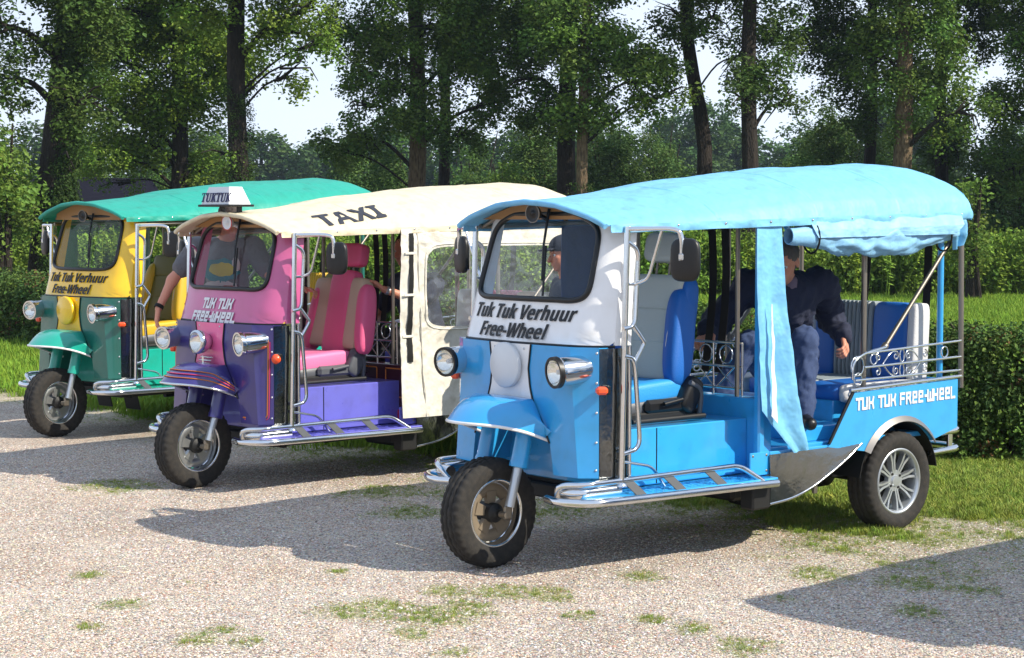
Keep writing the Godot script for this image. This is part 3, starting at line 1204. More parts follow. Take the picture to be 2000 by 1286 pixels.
func rear_body(t: Node3D, c: Dictionary):
	var st := begin()
	box(st, Vector3(1.44, 0.62, 0), Vector3(0.09, 0.42, 1.20), 0.006)
	var bulk := put("bulkhead", st, mats[c.bulkhead], t)
	if c.stripes:
		for w in [0.15, 0.45]:
			st = begin()
			tube(st, bend([Vector3(1.392, 0.80, w - 0.1), Vector3(1.392, 0.80, w + 0.1), Vector3(1.392, 0.60, w + 0.1), Vector3(1.392, 0.60, w - 0.1), Vector3(1.392, 0.79, w - 0.1)], 0.01, 2), 0.005, 4)
			put("gold_frame", st, mats.gold_line, bulk)
		st = begin()
		box(st, Vector3(1.385, 0.48, 0.54), Vector3(0.02, 0.07, 0.12), 0.008)
		put("red_reflector", st, mats.red_lens, t)
	# decorative rail on the bulkhead
	st = begin()
	for v in [0.87, 0.99, 1.12]:
		rod(st, Vector3(1.44, v, -0.56), Vector3(1.44, v, 0.42), 0.008, 6)
	for w in [-0.56, -0.4, -0.1, 0.2, 0.42]:
		rod(st, Vector3(1.44, 0.83, w), Vector3(1.44, 1.12, w), 0.007, 6)
	for k in 6:
		var w := -0.48 + k * 0.155
		rod(st, Vector3(1.44, 0.87, w - 0.07), Vector3(1.44, 0.99, w + 0.07), 0.005, 5)
		rod(st, Vector3(1.44, 0.99, w - 0.07), Vector3(1.44, 0.87, w + 0.07), 0.005, 5)
		var ring := []
		for j in 13:
			ring.append(Vector3(1.44, 1.055 + 0.05 * sin(TAU * j / 12), w + 0.05 * cos(TAU * j / 12)))
		tube(st, ring, 0.005, 5, -1.0, false)
	put("partition_rail", st, mats.chrome, t)
	st = begin()
	box(st, Vector3(2.25, 0.545, 0), Vector3(1.55, 0.03, 1.18), 0.004)
	put("cabin_floor", st, mats[c.box], t)
	st = begin()
	box(st, Vector3(2.0, 0.60, 0.0), Vector3(0.34, 0.085, 1.06), 0.006)
	box(st, Vector3(2.50, 0.66, 0.0), Vector3(0.62, 0.20, 0.84), 0.006)
	put("bench_base", st, mats[c.box], t)
	# side panels with the wheel arch cut out
	for s in [-1.0, 1.0]:
		var poly := PackedVector2Array([Vector2(1.90, 0.535), Vector2(1.93, 0.56), Vector2(2.12, 0.825), Vector2(3.05, 0.855), Vector2(3.05, 0.565)])
		if true:
			for i in 15:
				var a := lerpf(deg_to_rad(38), deg_to_rad(146), i / 14.0)
				poly.append(Vector2(2.53 + 0.352 * cos(a), 0.287 + 0.352 * sin(a)))
		st = begin()
		prism(st, poly, Transform3D(Basis(), Vector3(0, 0, 0.632 * s)), 0.016)
		var panel := put("rear_side_panel", st, mats[c.box], t)
		st = begin()
		var arch := []
		for i in 2:
			var row := []
			for j in 17:
				var a := lerpf(deg_to_rad(36), deg_to_rad(148), j / 16.0)
				var r: float = [0.352, 0.382][i]
				row.append(Vector3(2.53 + r * cos(a), 0.287 + r * sin(a), [0.668, 0.644][i] * s))
			arch.append(row)
		sheet(st, arch, 0.006, 1)
		put("arch_trim", st, mats.trim_steel, panel)
		st = begin()
		var house := []
		for i in 2:
			var row := []
			for j in 15:
				var a := lerpf(deg_to_rad(10), deg_to_rad(172), j / 14.0)
				row.append(Vector3(2.53 + 0.352 * cos(a), 0.287 + 0.352 * sin(a), [0.63, 0.36][i] * s))
			house.append(row)
		sheet(st, house, 0.005, 1)
		put("wheel_housing", st, mats.black_iron, panel)
		st = begin()
		rod(st, Vector3(1.915, 0.55, 0.632 * s), Vector3(2.115, 0.83, 0.632 * s), 0.010)
		put("edge_rubber", st, mats.gasket, panel)
		# sill and bright skirt plate
		st = begin()
		box(st, Vector3(1.69, 0.52, 0.615 * s), Vector3(0.50, 0.05, 0.03), 0.004)
		box(st, Vector3(1.365, 0.485, 0.622 * s), Vector3(0.15, 0.125, 0.012), 0.003)
		var sill := put("sill", st, mats[c.box], t)
		st = begin()
		for q in [[1.31, 0.53], [1.415, 0.53], [1.415, 0.445], [1.31, 0.445]]:
			lathe(st, [Vector2(0.0, 0.004), Vector2(0.006, 0.003), Vector2(0.008, 0.0)], Transform3D(Basis(Vector3.UP, 0.0 if s > 0 else PI), Vector3(q[0], q[1], 0.628 * s)), 8)
		put("rivet", st, mats.old_steel, sill)
		var low := curve([Vector3(1.43, 0.262, 0.64 * s), Vector3(1.60, 0.280, 0.645 * s), Vector3(1.76, 0.325, 0.648 * s), Vector3(1.90, 0.385, 0.648 * s), Vector3(2.04, 0.452, 0.645 * s), Vector3(2.185, 0.535, 0.64 * s)], 4)
		var pl := []
		for p in low:
			pl.append([Vector3(p.x, 0.530 + 0.006 * (p.x - 1.43), 0.634 * s), Vector3(p.x, lerpf(p.y, 0.53, 0.66), 0.641 * s), Vector3(p.x, lerpf(p.y, 0.53, 0.33), 0.643 * s), p])
		st = begin()
		sheet(st, pl, 0.004 * s, 1)
		var skirt := put("polished_skirt", st, mats.mirror_steel, t)
		st = begin()
		tube(st, low, 0.008, 6)
		put("skirt_edge", st, mats.chrome, skirt)
		# decorative side rail
		st = begin()
		rod(st, Vector3(2.08, 0.842, 0.64 * s), Vector3(3.085, 0.868, 0.64 * s), 0.011, 8)
		var rail := put("side_rail", st, mats.chrome, t)
		st = begin()
		for v in [[1.045, 1.08, 2.20], [0.965, 0.985, 2.20], [0.895, 0.905, 2.12]]:
			rod(st, Vector3(v[2], v[0], 0.64 * s), Vector3(3.085, v[1], 0.64 * s), 0.0075, 8)
		tube(st, bend([Vector3(2.40, 1.07, 0.63 * s), Vector3(2.20, 1.045, 0.64 * s), Vector3(2.10, 1.0, 0.64 * s), Vector3(2.10, 0.90, 0.64 * s)], 0.06), 0.0085, 8)
		put("rail_bar", st, mats.chrome, rail)
		st = begin()
		for q in [[2.14, 0.975, 0.055], [2.145, 0.90, 0.035], [2.28, 1.008, 0.030], [2.92, 1.02, 0.032]]:
			var ring := []
			for j in 15:
				ring.append(Vector3(q[0] + q[2] * cos(TAU * j / 14), q[1] + q[2] * sin(TAU * j / 14), 0.64 * s))
			tube(st, ring, 0.005, 5, -1.0, false)
		for sy in [-1.0, 1.0]:
			var yc = 0.976 + 0.042 * sy
			for sx in [-1.0, 1.0]:
				scroll(st, Vector3(2.53 + 0.055 * sx, yc, 0.64 * s), 0.028, 1.3, sx * sy, PI / 2 - sx * 0.6)
				tube(st, curve([Vector3(2.53 + 0.17 * sx, 0.976, 0.64 * s), Vector3(2.53 + 0.11 * sx, 0.976 + 0.055 * sy, 0.64 * s), Vector3(2.53 + 0.05 * sx, 0.976 + 0.078 * sy, 0.64 * s)], 4), 0.0048, 5)
				scroll(st, Vector3(2.53 + 0.21 * sx, yc, 0.64 * s), 0.024, 1.2, -sx * sy, PI / 2)
			var ring := []
			for j in 13:
				ring.append(Vector3(2.53 + 0.02 * cos(TAU * j / 12), yc + 0.038 * sin(TAU * j / 12), 0.64 * s))
			tube(st, ring, 0.0048, 5, -1.0, false)
		put("rail_scrollwork", st, mats.chrome, rail)
		# posts
		st = begin()
		rod(st, Vector3(3.085, 0.80, 0.635 * s), Vector3(3.075, 1.86, 0.63 * s), 0.016, 12)
		put("corner_post", st, mats.old_steel, t)
		st = begin()
		tube(st, bend([Vector3(2.925, 0.82, 0.60 * s), Vector3(2.925, 1.72, 0.60 * s), Vector3(2.86, 1.80, 0.60 * s)], 0.08), 0.019, 12)
		put("painted_post", st, mats[c.post], t)
		st = begin()
		rod(st, Vector3(2.40, 1.06, 0.61 * s), Vector3(2.985, 1.665, 0.615 * s), 0.013, 10)
		lathe(st, [Vector2(0.0, -0.02), Vector2(0.02, -0.015), Vector2(0.02, 0.02), Vector2(0.0, 0.025)], axis_frame(Vector3(2.41, 1.07, 0.61 * s), Vector3(1, 1, 0)), 8)
		put("diagonal_brace", st, mats.old_steel, t)
		st = begin()
		rod(st, Vector3(2.31, 0.84, 0.54 * s), Vector3(2.31, 1.83, 0.54 * s), 0.016, 10)
		put("inner_post", st, mats.old_steel, t)
		st = begin()
		box(st, Vector3(1.385, 1.12, 0.60 * s), Vector3(0.05, 1.32, 0.045), 0.01)
		put("middle_post", st, mats[c.post], t)
		st = begin()
		rod(st, Vector3(1.42, 0.83, 0.40 * s), Vector3(1.42, 1.80, 0.40 * s), 0.013, 10)
		put("partition_post", st, mats.old_steel, t)
		st = begin()
		rod(st, Vector3(0.40, 1.762, 0.585 * s), Vector3(3.08, 1.832, 0.63 * s), 0.014, 8)
		put("roof_rail", st, mats.old_steel, t)
		st = begin()
		for q in [[0.545, 0.022], [0.435, 0.020]]:
			tube(st, bend([Vector3(2.84, q[0] - 0.01, 0.60 * s), Vector3(3.10, q[0], 0.61 * s), Vector3(3.155, q[0], 0.52 * s), Vector3(3.155, q[0], 0.0)], 0.06), q[1], 12)
		box(st, Vector3(3.03, 0.49, 0.60 * s), Vector3(0.04, 0.10, 0.02), 0.004)
		put("rear_bumper", st, mats.chrome, t)
	st = begin()
	box(st, Vector3(3.055, 0.70, 0), Vector3(0.02, 0.30, 1.24), 0.004)
	put("tail_panel", st, mats[c.box], t)
	# rear bench: ribbed seat with broad bands
	var bands := [[-0.5, -0.28, "seat_white"], [-0.28, -0.12, c.bench_b], [-0.12, 0.17, c.bench_a], [0.17, 0.44, c.bench_b], [0.44, 0.50, "seat_white"]]
	for bd in bands:
		var a: float = bd[0]
		var b: float = bd[1]
		var ribs := maxi(1, int(round((b - a) / 0.032))) if bd[2] == c.bench_a else 1
		st = begin()
		for k in ribs:
			var w0 := lerpf(a, b, float(k) / ribs)
			var w1 := lerpf(a, b, float(k + 1) / ribs)
			cushion(st, Vector3(2.885, 1.065, (w0 + w1) * 0.5), Vector3(0.075, 0.24, (w1 - w0) * 0.52), Basis(Vector3.BACK, -0.06), 0.3, 0.35 if ribs == 1 else 0.6, 12, 16)
			cushion(st, Vector3(2.53, 0.80, (w0 + w1) * 0.5), Vector3(0.33, 0.055, (w1 - w0) * 0.52), Basis(), 0.3, 0.35 if ribs == 1 else 0.6, 10, 16)
		put("bench_band", st, mats[bd[2]], t)
	# seat belts
	for q in [[2.95, 0.02, 1.26], [2.965, 0.47, 0.98], [1.44, 0.14, 0.95], [1.44, 0.24, 0.95]]:
		st = begin()
		var row0 := []
		var row1 := []
		for i in 9:
			var k := i / 8.0
			var p := Vector3(q[0] + 0.03 * sin(k * 3.0), lerpf(1.83, q[2], k), q[1] + 0.03 * sin(k * 2.2 + q[0]))
			row0.append(p + Vector3(0, 0, -0.026))
			row1.append(p + Vector3(0.006, 0, 0.026))
		sheet(st, [row0, row1], 0.002, 1)
		put("seat_belt", st, mats.webbing, t)
	# running gear
	st = begin()
	box(st, Vector3(1.55, 0.355, 0), Vector3(2.3, 0.08, 0.72), 0.01)
	box(st, Vector3(1.75, 0.29, 0.1), Vector3(0.45, 0.14, 0.34), 0.02)
	rod(st, Vector3(2.53, 0.287, -0.5), Vector3(2.53, 0.287, 0.5), 0.035, 10)
	lathe(st, [Vector2(0.0, -0.11), Vector2(0.09, -0.08), Vector2(0.11, 0.0), Vector2(0.09, 0.08), Vector2(0.0, 0.11)], axis_frame(Vector3(2.53, 0.287, 0), Vector3.BACK), 14)
	for s in [-1.0, 1.0]:
		box(st, Vector3(2.35, 0.33, 0.40 * s), Vector3(1.0, 0.03, 0.06), 0.006)
	rod(st, Vector3(1.3, 0.24, -0.25), Vector3(2.9, 0.26, -0.25), 0.024, 8)
	put("chassis", st, mats.black_iron, t)
	st = begin()
	box(st, Vector3(1.95, 0.33, 0.50), Vector3(0.03, 0.15, 0.02), 0.003)
	box(st, Vector3(1.93, 0.34, 0.36), Vector3(0.16, 0.10, 0.14), 0.02)
	put("exhaust_hanger", st, mats.old_steel, t)
	for s in ([-1.0, 1.0] if c.get("flap", false) else []):
		st = begin()
		box(st, Vector3(0.62, 0.27, 0.20 * s), Vector3(0.012, 0.16, 0.20), 0.004, Basis(Vector3.BACK, 0.25))
		put("mud_flap", st, mats.black_plastic, t)
	st = begin()
	box(st, Vector3(0.47, 0.46, 0), Vector3(0.03, 0.30, 0.80), 0.004)
	box(st, Vector3(0.36, 0.82, 0), Vector3(0.22, 0.03, 0.74), 0.004)
	put("inner_firewall", st, mats.black_iron, t)

func make_roof(t: Node3D, c: Dictionary):
	var rows := []
	var nu := 76
	var nw := 44
	for i in nu + 1:
		var u := lerpf(0.27, 3.13, float(i) / nu)
		var row := []
		for j in nw + 1:
			var x := sin(lerpf(-PI / 2, PI / 2, float(j) / nw))
			x = lerpf(x, lerpf(-1.0, 1.0, float(j) / nw), 0.5)
			var w := x * roof_half(u)
			var v := roof_v(u, w)
			v += 0.006 * lump_noise.get_noise_3d(u * 3.0, w * 4.0, c.seed) + 0.007 * lump_noise.get_noise_3d(u * 9.0 + w * 5.0, w * 3.0, c.seed + 5.0) * absf(x) * absf(x)
			row.append(Vector3(u + (0.03 * (1.0 - x * x) * -1.0 if i == 0 else 0.0), v, w))
		rows.append(row)
	var st := begin()
	sheet(st, rows, -0.007, 1)
	# hanging hem along the sides, puckered between the studs
	for s in [-1.0, 1.0]:
		var hem := []
		for i in 77:
			var u := lerpf(0.30, 3.13, i / 76.0)
			var e := roof_v(u, roof_half(u) * s)
			var w = roof_half(u) * s
			var pk := 0.004 * sin(u * 17.0)
			hem.append([Vector3(u, e + 0.002, w), Vector3(u, e - 0.018, w + (0.004 + pk) * s), Vector3(u, e - 0.038, w + (0.002 - pk) * s)])
		sheet(st, hem, 0.004 * s, 11)
	var back := []
	for i in 6:
		var row := []
		for j in 21:
			var w := lerpf(-1.0, 1.0, j / 20.0) * roof_half(3.13)
			row.append(Vector3(3.13 + 0.006 * sin(i * 0.9), lerpf(roof_v(3.13, w), 1.80, i / 5.0), w))
		back.append(row)
	sheet(st, back, 0.004, 21)
	var roof := put("canopy", st, mats[c.roof], t)
	for u in [0.98, 1.72, 2.42]:
		st = begin()
		var seam := [[], [], [], [], []]
		for j in 45:
			var w := sin(lerpf(-PI / 2, PI / 2, j / 44.0)) * roof_half(u) * 0.995
			for q in 5:
				var uu: float = u + 0.06 * absf(w) + 0.009 * q
				seam[q].append(Vector3(uu, roof_v(uu, w) + [-0.004, 0.002, 0.0035, 0.002, -0.004][q], w))
		sheet(st, seam, 0.0, 1)
		put("seam", st, mats[c.roof], roof)
	st = begin()
	var lip := []
	for j in 31:
		var w := sin(lerpf(-PI / 2, PI / 2, j / 30.0)) * roof_half(0.27)
		lip.append(Vector3(0.268 - 0.03 * (1.0 - pow(w / 0.6, 2.0)), roof_v(0.27, w) - 0.006, w))
	tube(st, lip, 0.016, 8)
	put("front_lip", st, mats[c.roof], roof)
	st = begin()
	for s in [-1.0, 1.0]:
		for i in 9:
			var u := 0.42 + i * 0.325
			lathe(st, [Vector2(0.0, 0.005), Vector2(0.006, 0.003), Vector2(0.008, 0.0)], Transform3D(Basis(Vector3.UP, 0.0 if s > 0 else PI), Vector3(u, roof_v(u, roof_half(u)) - 0.012, (roof_half(u) + 0.006) * s)), 8)
	put("press_stud", st, mats.chrome, roof)
	for u in [0.42, 1.05, 1.75, 2.45, 3.08]:
		st = begin()
		var bow := []
		for j in 25:
			var w := sin(lerpf(-PI / 2, PI / 2, j / 24.0)) * roof_half(u) * 0.965
			bow.append(Vector3(u, minf(roof_v(u, w) - 0.03, roof_edge(u) + 0.9 * (roof_v(u, w) - roof_edge(u))), w))
		tube(st, bow, 0.012, 6)
		put("roof_bow", st, mats.old_steel, t)

func flat_label(t: Node, mesh: Mesh, m: Material):
	put("lettering", mesh, m, t)

func on_cowl(vc: float, wc: float) -> Callable:
	# x to the reader's right (the vehicle's left), y up, laid on the curved surround
	return func(x: float, y: float, z: float) -> Vector3:
		var w := wc + x
		var v := vc + y
		return Vector3(cowl_u(w, v) - 0.003 - maxf(z, 0.0), v, w)

func rickshaw(c: Dictionary, at: Vector3, turn: float) -> Node3D:
	var t := thing("auto_rickshaw", c.label, "auto rickshaw", at, turn, "auto rickshaws parked in a row on the gravel")
	roof_up = c.get("roof_up", 0.0)
	make_cowl(t, c)
	make_front(t, c)
	front_wheel(t, c)
	for s in [1.0, -1.0]:
		rear_wheel(t, s, c.get("lift", 0.0))
		grab_tubes(t, s)
		side_step(t, c, s)
	make_seat(t, c)
	rear_body(t, c)
	make_roof(t, c)
	return t

func side_curtain(t: Node3D, called: String, m: Material, left: Array, right: Array, n := 26, fold := 0.010, freq := 9.0) -> MeshInstance3D:
	# a hanging strip between two edge lines given from top to bottom
	var rows := []
	var nr := 30
	for i in nr + 1:
		var f := float(i) / nr * (left.size() - 1)
		var k := mini(int(f), left.size() - 2)
		var a: Vector3 = left[k].lerp(left[k + 1], f - k)
		var b: Vector3 = right[k].lerp(right[k + 1], f - k)
		var row := []
		for j in n + 1:
			var x := float(j) / n
			var p := a.lerp(b, x)
			var depth := smoothstep(0.0, 0.3, float(i) / nr)
			p.z += depth * (fold * sin(x * freq + 1.3 * sin(p.y * 2.0)) + 0.018 * lump_noise.get_noise_3d(p.x * 4.0, p.y * 3.0, t.position.x) + 0.009 * lump_noise.get_noise_3d(p.x * 14.0, p.y * 9.0, 3.0))
			row.append(p)
		rows.append(row)
	var st := begin()
	sheet(st, rows, 0.003, 1)
	return put(called, st, m, t)

func make_rickshaws():
	var blue := {"label": "light blue motor rickshaw with white windscreen surround, largest and nearest of the row", "cowl": "white_paint", "shell": "blue_paint", "nose": "white_paint", "cover": "white_cover", "fender": "blue_paint", "lip": "white_paint", "box": "blue_paint", "bulkhead": "blue_paint",
		"roof": "blue_canvas", "post": "blue_paint", "disc": "dusty_rim", "bezel": "black_plastic", "lamp": "black_plastic", "lamp_ring": "old_steel", "recliner": "black_plastic", "centre_lamp": false, "stripes": false, "round_indicator": false, "banded": false,
		"seat_a": "seat_cream", "seat_b": "seat_blue", "seat_cushion": "seat_sky", "headrest": "seat_cream", "bench_a": "seat_grey", "bench_b": "seat_blue", "seed": 1.0}
	var t := rickshaw(blue, Vector3(-0.12, ground_height(-0.12, -9.40), -9.40), deg_to_rad(39))
	put("lettering", letters("Tuk Tuk Verhuur", "Droid Sans", 0.074, true, 0.004, 0.24, on_cowl(1.316, -0.01)), mats.decal_black, t, "black slanted words across the white surround")
	put("lettering", letters("Free-Wheel", "Droid Sans", 0.074, true, 0.004, 0.24, on_cowl(1.220, -0.05)), mats.decal_black, t)
	put("lettering", stroke_letters("TUK TUK FREE-WHEEL", 0.072, 0.20, 0.0, func(x: float, y: float, z: float) -> Vector3: return Vector3(2.585 + x, 0.760 + 0.02 * (x + 0.4) + y, 0.642 + z)), mats.decal_white, t, "white angular words on the rear side panel")
	# hanging strip at the middle post
	var strip := side_curtain(t, "hanging_curtain_strip", mats.blue_canvas, [Vector3(1.30, 1.765, 0.655), Vector3(1.305, 1.25, 0.66), Vector3(1.32, 0.78, 0.665), Vector3(1.59, 0.53, 0.665)], [Vector3(1.49, 1.77, 0.655), Vector3(1.525, 1.25, 0.665), Vector3(1.60, 0.85, 0.67), Vector3(1.70, 0.54, 0.67)], 20, 0.012, 7.0)
	side_curtain(strip, "pale_edge_band", mats.white_edge, [Vector3(1.372, 1.35, 0.696), Vector3(1.372, 1.1, 0.698), Vector3(1.375, 0.75, 0.70)], [Vector3(1.378, 1.35, 0.696), Vector3(1.40, 1.1, 0.698), Vector3(1.43, 0.705, 0.702)], 4, 0.002, 3.0)
	# rolled curtain under the roof edge
	var st := begin()
	var roll := []
	for i in 64:
		var u := lerpf(1.56, 3.0, i / 63.0)
		var k := i / 63.0
		var mid := Vector3(u, lerpf(1.758, 1.772, k) - 0.045 - 0.040 * pow(sin(k * PI), 1.5) + 0.012 * lump_noise.get_noise_2d(u * 4.0, 3.0), 0.640)
		var row := []
		for j in 36:
			var a := TAU * j / 36
			var lump := 0.034 * lump_noise.get_noise_3d(u * 4.0 + cos(a) * 0.6, sin(a) * 1.4 + u, 9.0) + 0.010 * lump_noise.get_noise_3d(u * 9.0, a * 2.5 + u * 3.0, 4.0)
			var rr := 0.046 + 0.022 * sin(k * PI) + lump * smoothstep(0.02, 0.25, k)
			row.append(mid + Vector3(0, sin(a) * rr * (1.0 + 0.35 * sin(k * PI)), cos(a) * rr * 0.8))
		roll.append(row)
	sheet(st, roll, 0.006, 1, true)
	var rolled := put("rolled_curtain", st, mats.pale_canvas, t)
	side_curtain(rolled, "curtain_top_fold", mats.pale_canvas, [Vector3(1.70, 1.80, 0.665), Vector3(1.72, 1.74, 0.69), Vector3(1.74, 1.70, 0.70)], [Vector3(3.02, 1.835, 0.668), Vector3(3.0, 1.77, 0.70), Vector3(2.92, 1.715, 0.705)], 60, 0.003, 9.0)
	side_curtain(t, "gathered_curtain_corner", mats.blue_canvas, [Vector3(2.90, 1.83, 0.64), Vector3(2.95, 1.70, 0.655), Vector3(2.985, 1.62, 0.64)], [Vector3(3.10, 1.85, 0.645), Vector3(3.10, 1.72, 0.655), Vector3(3.085, 1.655, 0.64)], 12, 0.02, 10.0)
	st = begin()
	for u in [1.75, 2.9]:
		var loop := []
		for j in 17:
			var a := TAU * j / 16
			loop.append(Vector3(u, 1.70 + 0.085 * sin(a), 0.635 + 0.062 * cos(a)))
		tube(st, loop, 0.006, 5, -1.0, false)
	put("tie_strap", st, mats.webbing, t)
	# curtain let down on the far side, behind the screen
	side_curtain(t, "far_side_curtain", mats.shaded_blue_canvas, [Vector3(1.04, 1.76, -0.635), Vector3(1.03, 1.2, -0.64), Vector3(1.05, 0.75, -0.64)], [Vector3(1.40, 1.77, -0.635), Vector3(1.40, 1.2, -0.64), Vector3(1.40, 0.75, -0.64)], 20, 0.012, 12.0)
	# the same vehicle parked further right, outside the picture; its roof shades the gravel in the corner
	var other: Node3D = t.duplicate()
	for part in other.get_children():
		if str(part.name).begins_with("mirror_arm"):
			other.remove_child(part)
			part.queue_free()
	other.name = numbered("auto_rickshaw")
	add_child(other)
	other.position = Vector3(3.23, 0.0, -7.07)
	tag(other, "light blue rickshaw beyond the right picture edge whose roof shades the corner gravel", "auto rickshaw", "auto rickshaws parked in a row on the gravel")

	var pink := {"label": "pink and violet motor rickshaw with cream canvas roof and roof sign, middle of the row", "cowl": "magenta_paint", "shell": "violet_paint", "nose": "pink_paint", "cover": "pink_paint", "fender": "violet_paint", "lip": "chrome", "box": "lilac_paint", "bulkhead": "maroon_paint",
		"roof": "cream_canvas", "post": "maroon_paint", "disc": "grey_rim", "bezel": "chrome", "lamp": "white_cover", "lamp_ring": "red_lens", "recliner": "grey_plastic", "centre_lamp": true, "stripes": true, "round_indicator": true, "banded": true,
		"seat_a": "seat_pink", "seat_b": "seat_beige", "seat_cushion": "seat_rose", "headrest": "seat_pink", "bench_a": "seat_rose", "bench_b": "seat_beige", "seed": 20.0, "lift": 0.05}
	var p := rickshaw(pink, PINK_AT, deg_to_rad(43.5))
	put("lettering", stroke_letters("TUK TUK", 0.072, 0.24, 0.22, on_cowl(1.285, 0.0)), mats.decal_white, p, "white angular words on the magenta surround")
	put("lettering", stroke_letters("FREE-WHEEL", 0.072, 0.24, 0.22, on_cowl(1.195, -0.02)), mats.decal_white, p)
	put("lettering", letters("TAXI", "Droid Sans", 0.165, true, 0.004, 0.08, func(x: float, y: float, z: float) -> Vector3:
		var u := 0.95 + x * 1.1
		var w := 0.51 - y
		return Vector3(u, roof_v(u, w) + 0.005 + maxf(z, 0.0), w)), mats.decal_grey, p, "dark grey word on the cream roof")
	taxi_sign(p)
	cream_curtain(p)

	var green := {"label": "yellow and green motor rickshaw with turquoise canvas roof, farthest left of the row", "cowl": "yellow_paint", "shell": "teal_paint", "nose": "yellow_paint", "cover": "yellow_paint", "fender": "turquoise_paint", "lip": "white_paint", "box": "turquoise_paint", "bulkhead": "teal_paint",
		"roof": "turquoise_canvas", "post": "teal_paint", "disc": "grey_rim", "bezel": "chrome", "lamp": "black_plastic", "lamp_ring": "old_steel", "recliner": "black_plastic", "centre_lamp": false, "stripes": false, "round_indicator": false, "banded": false,
		"seat_a": "seat_olive", "seat_b": "seat_yellow", "seat_cushion": "seat_yellow", "headrest": "seat_olive", "bench_a": "seat_yellow", "bench_b": "seat_olive", "seed": 40.0, "roof_up": 0.05, "flap": true}
	var g := rickshaw(green, Vector3(-3.80, ground_height(-3.80, -15.13), -15.13), deg_to_rad(47.5))
	put("lettering", letters("Tuk Tuk Verhuur", "Droid Sans", 0.074, true, 0.004, 0.24, on_cowl(1.316, -0.01)), mats.decal_black, g, "black slanted words across the yellow surround")
	put("lettering", letters("Free-Wheel", "Droid Sans", 0.074, true, 0.004, 0.24, on_cowl(1.220, -0.05)), mats.decal_black, g)
	side_curtain(g, "far_side_curtain", mats.green_curtain, [Vector3(0.46, 1.76, -0.635), Vector3(0.46, 1.2, -0.64), Vector3(0.47, 0.75, -0.64)], [Vector3(0.66, 1.77, -0.635), Vector3(0.67, 1.2, -0.64), Vector3(0.68, 0.75, -0.64)], 14, 0.008, 9.0)

func taxi_sign(p: Node3D):
	var st := begin()
	var u0 := 0.215
	var wc := -0.035
	var base := roof_v(0.40, 0.0)
	var lo := [Vector3(u0, base + 0.045, wc - 0.165), Vector3(u0, base + 0.045, wc + 0.165), Vector3(u0 + 0.18, base + 0.045, wc + 0.165), Vector3(u0 + 0.18, base + 0.045, wc - 0.165)]
	var hi := [Vector3(u0 + 0.035, base + 0.165, wc - 0.12), Vector3(u0 + 0.035, base + 0.165, wc + 0.12), Vector3(u0 + 0.14, base + 0.165, wc + 0.12), Vector3(u0 + 0.14, base + 0.165, wc - 0.12)]
	for k in 4:
		quad(st, lo[k], lo[(k + 1) % 4], hi[(k + 1) % 4], hi[k])
	quad(st, hi[0], hi[1], hi[2], hi[3])
	var sign_box := put("roof_sign", st, mats.white_cover, p, "white roof sign with navy letters")
	st = begin()
	box(st, Vector3(u0 + 0.09, base + 0.038, wc), Vector3(0.21, 0.016, 0.37), 0.004)
	for s in [-1.0, 1.0]:
		box(st, Vector3(u0 + 0.13, base + 0.005, wc + 0.10 * s), Vector3(0.04, 0.07, 0.016), 0.003)
	put("sign_base", st, mats.black_plastic, sign_box)
	put("lettering", letters("TUKTUK", "Droid Serif", 0.062, true, 0.003, 0.0, func(x: float, y: float, z: float) -> Vector3:
		var k := 0.40 + y / 0.12
		return Vector3(u0 + 0.035 * k - 0.003 - maxf(z, 0.0), base + 0.045 + 0.12 * k, wc + x * 0.95)), mats.decal_navy, sign_box)

